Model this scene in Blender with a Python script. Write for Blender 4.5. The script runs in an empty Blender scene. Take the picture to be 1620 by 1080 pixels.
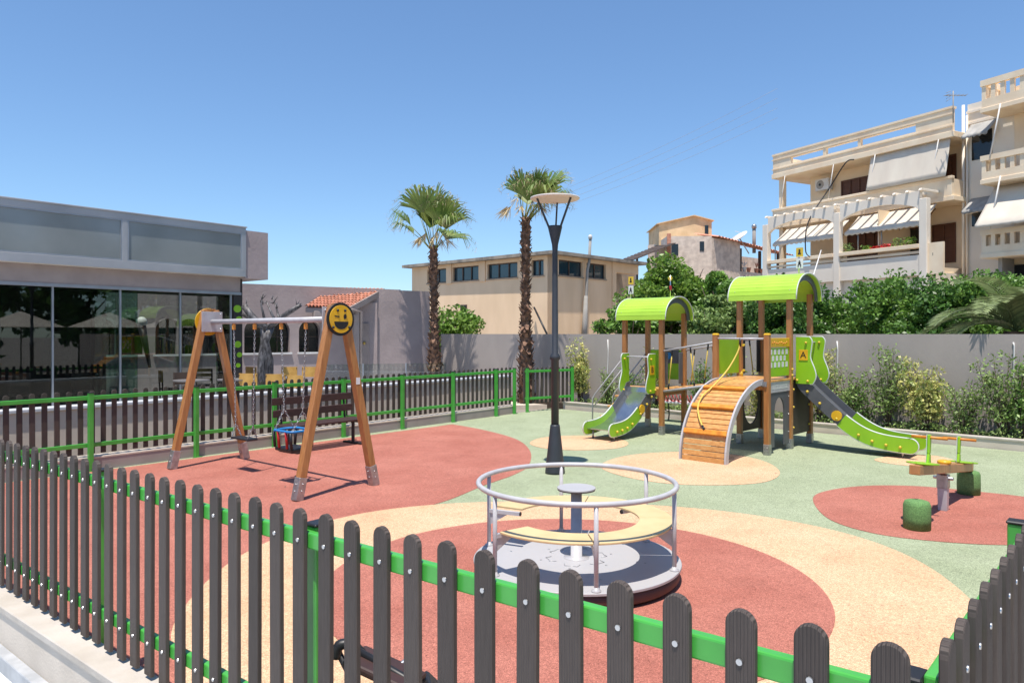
import bpy, math, random
from mathutils import Vector, Matrix, noise
R = random.Random(11)
V = Vector
sc = bpy.context.scene
COL = sc.collection

# ---------------------------------------------------------------- camera, sky, sun, exposure
FPX, H, HZ = 1150.0, 1.95, 528.0
cam_data = bpy.data.cameras.new("camera")
cam = bpy.data.objects.new("camera", cam_data); COL.objects.link(cam)
cam.location = (0, 0, H); cam.rotation_euler = (math.radians(90), 0, 0)
cam_data.sensor_width = 36; cam_data.lens = 36 * FPX / 1620
cam_data.shift_y = -(540 - HZ) / 1620
cam_data.clip_start = 0.05; cam_data.clip_end = 2000
sc.camera = cam

SUN_SHADOW = V((0.06, 0.285, -1.0)).normalized()      # direction the light travels
sun_el = math.asin(-SUN_SHADOW.z)
world = bpy.data.worlds.new("World"); sc.world = world; world.use_nodes = True
wn = world.node_tree.nodes; wl = world.node_tree.links
bg = wn.get("Background") or wn.new("ShaderNodeBackground")
sky = wn.new("ShaderNodeTexSky"); sky.sky_type = 'NISHITA'; sky.sun_disc = False
sky.sun_elevation = sun_el
sky.sun_rotation = math.atan2(-SUN_SHADOW.x, -SUN_SHADOW.y)
sky.air_density = 1.0; sky.dust_density = 0.15; sky.ozone_density = 2.2; sky.altitude = 0
hs = wn.new("ShaderNodeMix"); hs.data_type = 'RGBA'; hs.blend_type = 'MULTIPLY'; hs.inputs[0].default_value = 1; hs.inputs[7].default_value = (.66, .83, 1.0, 1)
gm = wn.new("ShaderNodeGamma"); gm.inputs[1].default_value = .88; wl.new(sky.outputs[0], gm.inputs[0])
wl.new(gm.outputs[0], hs.inputs[6]); wl.new(hs.outputs[2], bg.inputs[0]); bg.inputs[1].default_value = 0.15
sd = bpy.data.lights.new("sun", 'SUN'); sd.energy = 4.5; sd.angle = math.radians(0.5); sd.color = (1.0, 0.94, 0.86)
so = bpy.data.objects.new("sun", sd); COL.objects.link(so)
so.rotation_euler = SUN_SHADOW.to_track_quat('-Z', 'Y').to_euler(); so.location = (0, -5, 30)
sc.view_settings.view_transform = 'Standard'; sc.view_settings.look = 'None'
sc.view_settings.gamma = 1; sc.view_settings.exposure = 0.48

# ---------------------------------------------------------------- helpers
def G(u, v, z=0.0):
    Y = (H - z) * FPX / (v - HZ); return V(((u - 810) / FPX * Y, Y, z))
def U(u, v, Y):
    return V(((u - 810) / FPX * Y, Y, H - (v - HZ) / FPX * Y))
def frame(o, ex, n=None):
    ex = V((ex[0], ex[1], 0)).normalized(); ey = V((-ex.y, ex.x, 0)) if n is None else V((n[0], n[1], 0)).normalized()
    M = Matrix(((ex.x, ey.x, 0, o[0]), (ex.y, ey.y, 0, o[1]), (0, 0, 1, o[2] if len(o) > 2 else 0), (0, 0, 0, 1)))
    return M
ORIG = {}
SPLIT = {'rope_sleeve','bolt','side_knob','panel_knob','slide_foot','cradle_strut','cradle_corner','ladder_rail','gallery_post','canopy_post','checker_tile','platform_marking'}
class MB:
    def __init__(s, M=None): s.v = []; s.f = []; s.sm = []; s.M = M or Matrix(); s.ch = []
    def add(s, vs, fs, smooth=False):
        o = len(s.v); s.ch.append((o, len(s.f))); s.v += [s.M @ V(v) for v in vs]; s.f += [tuple(i + o for i in f) for f in fs]; s.sm += [smooth] * len(fs); return s
    def box(s, x0, x1, y0, y1, z0, z1):
        return s.add([(x0,y0,z0),(x1,y0,z0),(x1,y1,z0),(x0,y1,z0),(x0,y0,z1),(x1,y0,z1),(x1,y1,z1),(x0,y1,z1)],
              [(0,3,2,1),(4,5,6,7),(0,1,5,4),(1,2,6,5),(2,3,7,6),(3,0,4,7)])
    def hexa(s, b, t):
        return s.add(list(b) + list(t), [(0,3,2,1),(4,5,6,7),(0,1,5,4),(1,2,6,5),(2,3,7,6),(3,0,4,7)])
    def bar(s, p, q, w, h, up=(0,0,1), w2=None, h2=None):
        p = V(p); q = V(q); d = (q - p).normalized(); up = V(up)
        if abs(d.dot(up)) > .97: up = V((1,0,0)) if abs(d.x) < .9 else V((0,1,0))
        a = d.cross(up).normalized(); c = a.cross(d).normalized()
        w2 = w if w2 is None else w2; h2 = h if h2 is None else h2
        vs = [p-a*w/2-c*h/2, p+a*w/2-c*h/2, p+a*w/2+c*h/2, p-a*w/2+c*h/2, q-a*w2/2-c*h2/2, q+a*w2/2-c*h2/2, q+a*w2/2+c*h2/2, q-a*w2/2+c*h2/2]
        return s.add(vs, [(0,3,2,1),(4,5,6,7),(0,1,5,4),(1,2,6,5),(2,3,7,6),(3,0,4,7)])
    def tube(s, pts, r, n=8, closed=False):
        pts = [V(p) for p in pts]; N = len(pts); rs = r if isinstance(r, (list, tuple)) else [r] * N
        vs = []; prev = None
        for i, p in enumerate(pts):
            if closed: d = (pts[(i+1) % N] - pts[i-1]).normalized()
            else: d = (pts[min(i+1, N-1)] - pts[max(i-1, 0)]).normalized()
            if prev is None:
                up = V((0,0,1)) if abs(d.z) < .9 else V((1,0,0)); a = d.cross(up).normalized()
            else:
                a = prev - d * prev.dot(d); a = a.normalized() if a.length > 1e-6 else prev
            prev = a; c = d.cross(a)
            for k in range(n):
                t = 2 * math.pi * k / n; vs.append(p + (a * math.cos(t) + c * math.sin(t)) * rs[i])
        fs = []
        for i in range(N if closed else N - 1):
            j = (i + 1) % N
            for k in range(n):
                k2 = (k + 1) % n; fs.append((i*n+k, j*n+k, j*n+k2, i*n+k2))
        s.add(vs, fs, True)
        if not closed:
            o = len(s.v) - N * n
            s.f.append(tuple(o + k for k in range(n))); s.f.append(tuple(o + (N-1)*n + k for k in reversed(range(n)))); s.sm += [False, False]
        return s
    def prism(s, poly, y0, y1):                       # poly in local x,z, extruded along local y
        n = len(poly); vs = [(p[0], y0, p[1]) for p in poly] + [(p[0], y1, p[1]) for p in poly]
        fs = [tuple(range(n)), tuple(reversed(range(n, 2*n)))] + [(i, i+n, (i+1) % n + n, (i+1) % n) for i in range(n)]
        return s.add(vs, fs)
    def slab(s, poly, z0, z1):                        # poly in local x,y
        n = len(poly); vs = [(p[0], p[1], z0) for p in poly] + [(p[0], p[1], z1) for p in poly]
        fs = [tuple(reversed(range(n))), tuple(range(n, 2*n))] + [(i, (i+1) % n, (i+1) % n + n, i+n) for i in range(n)]
        return s.add(vs, fs)
    def lathe(s, prof, c=(0,0,0), n=24, smooth=True):
        vs = []; c = V(c)
        for r, z in prof:
            for k in range(n):
                t = 2*math.pi*k/n; vs.append((c.x + r*math.cos(t), c.y + r*math.sin(t), c.z + z))
        fs = []
        for i in range(len(prof)-1):
            for k in range(n):
                k2 = (k+1) % n; fs.append((i*n+k, i*n+k2, (i+1)*n+k2, (i+1)*n+k))
        s.add(vs, fs, smooth)
        o = len(s.v) - len(vs)
        if prof[0][0] > 1e-4: s.f.append(tuple(o+k for k in reversed(range(n)))); s.sm.append(False)
        if prof[-1][0] > 1e-4: s.f.append(tuple(o+(len(prof)-1)*n+k for k in range(n))); s.sm.append(False)
        return s
    def ball(s, c, r, sc_=(1,1,1), n=10, m=6, jit=0):
        vs = []; c = V(c)
        for i in range(m+1):
            ph = math.pi*i/m
            for k in range(n):
                t = 2*math.pi*k/n; rr = r*(1+R.uniform(-jit, jit))
                vs.append(c + V((math.sin(ph)*math.cos(t)*sc_[0], math.sin(ph)*math.sin(t)*sc_[1], -math.cos(ph)*sc_[2]))*rr)
        fs = [(i*n+k, i*n+(k+1) % n, (i+1)*n+(k+1) % n, (i+1)*n+k) for i in range(m) for k in range(n)]
        return s.add(vs, fs, True)
    def build(s, name, mat, parent=None, local=False, bevel=0, org=None, seg=1, smooth=None):
        if name in SPLIT and len(s.ch) > 1 and parent is not None:
            res = None
            for i, (v0, f0) in enumerate(s.ch):
                v1, f1 = s.ch[i+1] if i+1 < len(s.ch) else (len(s.v), len(s.f))
                m_ = MB(); m_.v = s.v[v0:v1]; m_.f = [tuple(k-v0 for k in f) for f in s.f[f0:f1]]; m_.sm = s.sm[f0:f1]; m_.ch = [(0, 0)]
                res = m_.build(name, mat, parent, local, bevel, org, seg, smooth)
            return res
        if org is None:
            if parent is not None: org = V((0,0,0)) if local else ORIG[parent.name]
            elif local: org = V((0,0,0))
            else:
                n = len(s.v); org = V((sum(v.x for v in s.v)/n, sum(v.y for v in s.v)/n, min(v.z for v in s.v)))
        me = bpy.data.meshes.new(name)
        me.from_pydata([tuple(v - org) for v in s.v], [], s.f)
        sm = s.sm if smooth is None else [smooth]*len(s.f)
        me.polygons.foreach_set("use_smooth", sm); me.update()
        me.materials.append(mat)
        o = bpy.data.objects.new(name, me); COL.objects.link(o)
        if parent is not None:
            o.parent = parent; ORIG[o.name] = V((0,0,0)) if local else ORIG[parent.name]
        else: o.location = org; ORIG[o.name] = org.copy()
        if bevel:
            b = o.modifiers.new("bevel", 'BEVEL'); b.width = bevel; b.segments = seg; b.limit_method = 'ANGLE'; b.angle_limit = math.radians(40)
        return o
def tag(o, label=None, cat=None, group=None, kind=None):
    if label: o["label"] = label
    if cat: o["category"] = cat
    if group: o["group"] = group
    if kind: o["kind"] = kind
    return o
def thing(name, label, cat, loc, rotz=0, group=None):
    o = bpy.data.objects.new(name, None); COL.objects.link(o); o.empty_display_size = .2
    o.location = loc; o.rotation_euler = (0, 0, rotz); ORIG[o.name] = V(loc)
    return tag(o, label, cat, group)
def struct(mb, name, mat, label=None, **k):
    o = mb.build(name, mat, **k); o["kind"] = "structure"
    if label: o["label"] = label
    return o
def copy_tree(o, parent=None):
    c = o.copy(); COL.objects.link(c)
    if parent is not None: c.parent = parent
    for ch in list(o.children): copy_tree(ch, c)
    return c
def place(o, loc, rotz, label=None):
    o.location = loc; o.rotation_euler = (0, 0, rotz); ORIG[o.name] = V(loc)
    if label: o["label"] = label
    return o
def spline(pts, n=8, closed=True):
    out = []; N = len(pts); pts = [V(p) for p in pts]
    rng = range(N) if closed else range(N-1)
    for i in rng:
        if closed: p0, p1, p2, p3 = pts[i-1], pts[i], pts[(i+1) % N], pts[(i+2) % N]
        else: p0, p1, p2, p3 = pts[max(i-1,0)], pts[i], pts[i+1], pts[min(i+2,N-1)]
        for k in range(n):
            t = k/n
            out.append(0.5*((2*p1) + (p2-p0)*t + (2*p0-5*p1+4*p2-p3)*t*t + (3*p1-p0-3*p2+p3)*t**3))
    if not closed: out.append(pts[-1])
    return out
_tc = {}
def text_into(mb, body, size, M, depth=.004):
    if (body, size) not in _tc:
        cu = bpy.data.curves.new("lettering", 'FONT'); cu.body = body; cu.size = size; cu.extrude = depth/2
        cu.align_x = 'CENTER'; cu.align_y = 'CENTER'
        to = bpy.data.objects.new("lettering", cu); COL.objects.link(to)
        dg = bpy.context.evaluated_depsgraph_get(); dg.update()
        me = bpy.data.meshes.new_from_object(to.evaluated_get(dg))
        _tc[(body, size)] = ([v.co.copy() for v in me.vertices], [tuple(p.vertices) for p in me.polygons])
        bpy.data.meshes.remove(me); bpy.data.objects.remove(to); bpy.data.curves.remove(cu)
    vs, fs = _tc[(body, size)]
    mb.add([M @ v for v in vs], fs)

# ---------------------------------------------------------------- materials
def nt(name):
    m = bpy.data.materials.new(name); m.use_nodes = True; t = m.node_tree; return m, t, t.nodes["Principled BSDF"]
def rgba(c): return (c[0], c[1], c[2], 1)
def mat(name, c, rough=.6, metal=0, c2=None, ns=3.0, nd=4, stretch=(1,1,1), lo=.35, hi=.65, bump=0, bs=60, bstretch=None, spec=.5, grain=0, gs=180, coat=0, island=0, sub=0):
    m, t, p = nt(name); L = t.links; N = t.nodes
    p.inputs["Roughness"].default_value = rough; p.inputs["Metallic"].default_value = metal
    p.inputs["Specular IOR Level"].default_value = spec; p.inputs["Coat Weight"].default_value = coat
    tc = N.new("ShaderNodeTexCoord")
    def mapped(sv):
        mp = N.new("ShaderNodeMapping"); mp.inputs["Scale"].default_value = sv; L.new(tc.outputs["Object"], mp.inputs[0]); return mp
    mp = mapped(stretch)
    col = None
    if c2 is None: c2 = tuple(x*.82 for x in c)
    nz = N.new("ShaderNodeTexNoise"); nz.inputs["Scale"].default_value = ns; nz.inputs["Detail"].default_value = nd
    L.new(mp.outputs[0], nz.inputs["Vector"])
    mr = N.new("ShaderNodeMapRange"); mr.inputs[1].default_value = lo; mr.inputs[2].default_value = hi; L.new(nz.outputs[0], mr.inputs[0])
    mx = N.new("ShaderNodeMix"); mx.data_type = 'RGBA'; mx.inputs[6].default_value = rgba(c); mx.inputs[7].default_value = rgba(c2)
    L.new(mr.outputs[0], mx.inputs[0]); col = mx.outputs[2]
    def hsv(src, amt):
        nonlocal col
        a = N.new("ShaderNodeMapRange"); a.inputs[3].default_value = 1-amt; a.inputs[4].default_value = 1+amt; L.new(src, a.inputs[0])
        h = N.new("ShaderNodeHueSaturation"); L.new(a.outputs[0], h.inputs["Value"]); L.new(col, h.inputs["Color"]); col = h.outputs[0]
    if grain:
        vo = N.new("ShaderNodeTexVoronoi"); vo.inputs["Scale"].default_value = gs; L.new(tc.outputs["Object"], vo.inputs["Vector"])
        sp = N.new("ShaderNodeSeparateColor"); L.new(vo.outputs["Color"], sp.inputs[0]); hsv(sp.outputs[0], grain)
    if island:
        ge = N.new("ShaderNodeNewGeometry"); hsv(ge.outputs["Random Per Island"], island)
    L.new(col, p.inputs["Base Color"])
    if bump:
        b = N.new("ShaderNodeBump"); b.inputs["Strength"].default_value = bump; b.inputs["Distance"].default_value = .01
        n2 = N.new("ShaderNodeTexNoise"); n2.inputs["Scale"].default_value = bs; n2.inputs["Detail"].default_value = 5
        L.new(mapped(bstretch or stretch).outputs[0], n2.inputs["Vector"])
        L.new(n2.outputs[0], b.inputs["Height"]); L.new(b.outputs[0], p.inputs["Normal"])
    if sub:
        tr = N.new("ShaderNodeBsdfTranslucent"); L.new(col, tr.inputs[0]); ms = N.new("ShaderNodeMixShader"); ms.inputs[0].default_value = sub
        L.new(p.outputs[0], ms.inputs[1]); L.new(tr.outputs[0], ms.inputs[2]); L.new(ms.outputs[0], N["Material Output"].inputs[0])
    return m
def glass(name, tint, refl=.72, rough=.01, base=.03):
    m, t, p = nt(name); N = t.nodes; L = t.links; N.remove(p)
    tr = N.new("ShaderNodeBsdfTransparent"); tr.inputs[0].default_value = rgba(tint)
    gl = N.new("ShaderNodeBsdfGlossy"); gl.inputs["Roughness"].default_value = rough; gl.inputs[0].default_value = (refl, refl, refl, 1)
    fr = N.new("ShaderNodeFresnel"); fr.inputs[0].default_value = 1.5
    ad = N.new("ShaderNodeMath"); ad.operation = 'ADD'; ad.inputs[1].default_value = base; L.new(fr.outputs[0], ad.inputs[0])
    ms = N.new("ShaderNodeMixShader"); L.new(ad.outputs[0], ms.inputs[0]); L.new(tr.outputs[0], ms.inputs[1]); L.new(gl.outputs[0], ms.inputs[2])
    L.new(ms.outputs[0], N["Material Output"].inputs[0]); return m
def rubber(name, c, c2):
    m, t, p = nt(name); N = t.nodes; L = t.links
    p.inputs["Roughness"].default_value = .85; p.inputs["Specular IOR Level"].default_value = .25
    tc = N.new("ShaderNodeTexCoord")
    geo = N.new("ShaderNodeNewGeometry"); pos = geo.outputs["Position"]
    n1 = N.new("ShaderNodeTexNoise"); n1.inputs["Scale"].default_value = .9; n1.inputs["Detail"].default_value = 6; n1.inputs["Roughness"].default_value = .65; L.new(pos, n1.inputs["Vector"])
    mr = N.new("ShaderNodeMapRange"); mr.inputs[1].default_value = .36; mr.inputs[2].default_value = .66; L.new(n1.outputs[0], mr.inputs[0])
    mx = N.new("ShaderNodeMix"); mx.data_type = 'RGBA'; mx.inputs[6].default_value = rgba(c); mx.inputs[7].default_value = rgba(c2); L.new(mr.outputs[0], mx.inputs[0])
    vo = N.new("ShaderNodeTexVoronoi"); vo.inputs["Scale"].default_value = 230; L.new(pos, vo.inputs["Vector"])
    sp = N.new("ShaderNodeSeparateColor"); L.new(vo.outputs["Color"], sp.inputs[0])
    pw = N.new("ShaderNodeMapRange"); pw.inputs[3].default_value = .62; pw.inputs[4].default_value = 1.34; L.new(sp.outputs[0], pw.inputs[0])
    gt = N.new("ShaderNodeMapRange"); gt.inputs[1].default_value = .93; gt.inputs[2].default_value = .96; gt.inputs[3].default_value = 1; gt.inputs[4].default_value = .55; L.new(sp.outputs[1], gt.inputs[0])
    mu = N.new("ShaderNodeMath"); mu.operation = 'MULTIPLY'; L.new(pw.outputs[0], mu.inputs[0]); L.new(gt.outputs[0], mu.inputs[1])
    v2 = N.new("ShaderNodeTexVoronoi"); v2.inputs["Scale"].default_value = 85; L.new(pos, v2.inputs["Vector"])
    s2 = N.new("ShaderNodeSeparateColor"); L.new(v2.outputs["Color"], s2.inputs[0])
    m2 = N.new("ShaderNodeMapRange"); m2.inputs[3].default_value = .84; m2.inputs[4].default_value = 1.15; L.new(s2.outputs[0], m2.inputs[0])
    mu0 = N.new("ShaderNodeMath"); mu0.operation = 'MULTIPLY'; L.new(mu.outputs[0], mu0.inputs[0]); L.new(m2.outputs[0], mu0.inputs[1]); mu = mu0
    n5 = N.new("ShaderNodeTexNoise"); n5.inputs["Scale"].default_value = 2.6; n5.inputs["Detail"].default_value = 9; n5.inputs["Roughness"].default_value = .75; n5.inputs["Distortion"].default_value = .6; L.new(pos, n5.inputs["Vector"])
    m5 = N.new("ShaderNodeMapRange"); m5.inputs[1].default_value = .52; m5.inputs[2].default_value = .72; m5.inputs[3].default_value = 1.03; m5.inputs[4].default_value = .86; L.new(n5.outputs[0], m5.inputs[0])
    mu6 = N.new("ShaderNodeMath"); mu6.operation = 'MULTIPLY'; L.new(mu.outputs[0], mu6.inputs[0]); L.new(m5.outputs[0], mu6.inputs[1]); mu = mu6
    # occasional debris specks and faint scuffs
    n3 = N.new("ShaderNodeTexNoise"); n3.inputs["Scale"].default_value = 22; n3.inputs["Detail"].default_value = 2; L.new(pos, n3.inputs["Vector"])
    sp2 = N.new("ShaderNodeMapRange"); sp2.inputs[1].default_value = .76; sp2.inputs[2].default_value = .8; sp2.inputs[3].default_value = 1; sp2.inputs[4].default_value = .5; L.new(n3.outputs[0], sp2.inputs[0])
    mu2 = N.new("ShaderNodeMath"); mu2.operation = 'MULTIPLY'; L.new(mu.outputs[0], mu2.inputs[0]); L.new(sp2.outputs[0], mu2.inputs[1])
    h = N.new("ShaderNodeHueSaturation"); L.new(mu2.outputs[0], h.inputs["Value"]); L.new(mx.outputs[2], h.inputs["Color"]); L.new(h.outputs[0], p.inputs["Base Color"])
    b = N.new("ShaderNodeBump"); b.inputs["Strength"].default_value = .5; b.inputs["Distance"].default_value = .003; L.new(sp.outputs[2], b.inputs["Height"]); L.new(b.outputs[0], p.inputs["Normal"])
    return m
def bricks(name, c1, c2, mortar, scale, bw, rh, ms_=.01, rough=.7, bump=.2, rot=(0,0,0), off=.5):
    m, t, p = nt(name); N = t.nodes; L = t.links; p.inputs["Roughness"].default_value = rough
    tc = N.new("ShaderNodeTexCoord"); mp = N.new("ShaderNodeMapping"); mp.inputs["Rotation"].default_value = rot; L.new(tc.outputs["Object"], mp.inputs[0])
    b = N.new("ShaderNodeTexBrick"); b.inputs["Scale"].default_value = scale; b.inputs["Color1"].default_value = rgba(c1); b.inputs["Color2"].default_value = rgba(c2); b.inputs["Mortar"].default_value = rgba(mortar)
    b.inputs["Mortar Size"].default_value = ms_; b.inputs["Brick Width"].default_value = bw; b.inputs["Row Height"].default_value = rh; b.offset = off
    L.new(mp.outputs[0], b.inputs["Vector"])
    nz = N.new("ShaderNodeTexNoise"); nz.inputs["Scale"].default_value = 4; nz.inputs["Detail"].default_value = 6; L.new(tc.outputs["Object"], nz.inputs["Vector"])
    mr = N.new("ShaderNodeMapRange"); mr.inputs[3].default_value = .8; mr.inputs[4].default_value = 1.15; L.new(nz.outputs[0], mr.inputs[0])
    h = N.new("ShaderNodeHueSaturation"); L.new(mr.outputs[0], h.inputs["Value"]); L.new(b.outputs["Color"], h.inputs["Color"]); L.new(h.outputs[0], p.inputs["Base Color"])
    return m
def picket_mat():
    m, t, p = nt("composite_picket"); N = t.nodes; L = t.links
    p.inputs["Roughness"].default_value = .62; p.inputs["Specular IOR Level"].default_value = .35
    tc = N.new("ShaderNodeTexCoord")
    nz = N.new("ShaderNodeTexNoise"); nz.inputs["Scale"].default_value = 3; nz.inputs["Detail"].default_value = 8
    mp = N.new("ShaderNodeMapping"); mp.inputs["Scale"].default_value = (30, 30, 3); L.new(tc.outputs["Object"], mp.inputs[0]); L.new(mp.outputs[0], nz.inputs["Vector"])
    oi = N.new("ShaderNodeObjectInfo")
    cr = N.new("ShaderNodeMix"); cr.data_type = 'RGBA'; cr.inputs[6].default_value = (.055, .042, .036, 1); cr.inputs[7].default_value = (.105, .083, .07, 1)
    L.new(nz.outputs[0], cr.inputs[0])
    mr = N.new("ShaderNodeMapRange"); mr.inputs[3].default_value = .82; mr.inputs[4].default_value = 1.22; L.new(oi.outputs["Random"], mr.inputs[0])
    # scuffs
    n4 = N.new("ShaderNodeTexNoise"); n4.inputs["Scale"].default_value = 9; n4.inputs["Detail"].default_value = 5; L.new(tc.outputs["Object"], n4.inputs["Vector"])
    m4 = N.new("ShaderNodeMapRange"); m4.inputs[1].default_value = .62; m4.inputs[2].default_value = .8; m4.inputs[3].default_value = 1; m4.inputs[4].default_value = 1.5; L.new(n4.outputs[0], m4.inputs[0])
    mu = N.new("ShaderNodeMath"); mu.operation = 'MULTIPLY'; L.new(mr.outputs[0], mu.inputs[0]); L.new(m4.outputs[0], mu.inputs[1])
    h = N.new("ShaderNodeHueSaturation"); L.new(cr.outputs[2], h.inputs["Color"]); L.new(mu.outputs[0], h.inputs["Value"]); L.new(h.outputs[0], p.inputs["Base Color"])
    w = N.new("ShaderNodeTexWave"); w.wave_type = 'BANDS'; w.bands_direction = 'X'; w.inputs["Scale"].default_value = 38; w.inputs["Distortion"].default_value = 0
    L.new(tc.outputs["Object"], w.inputs["Vector"])
    b = N.new("ShaderNodeBump"); b.inputs["Strength"].default_value = .7; b.inputs["Distance"].default_value = .004; L.new(w.outputs[0], b.inputs["Height"])
    b2 = N.new("ShaderNodeBump"); b2.inputs["Strength"].default_value = .35; b2.inputs["Distance"].default_value = .003; L.new(nz.outputs[0], b2.inputs["Height"]); L.new(b.outputs[0], b2.inputs["Normal"])
    L.new(b2.outputs[0], p.inputs["Normal"]); return m
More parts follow.
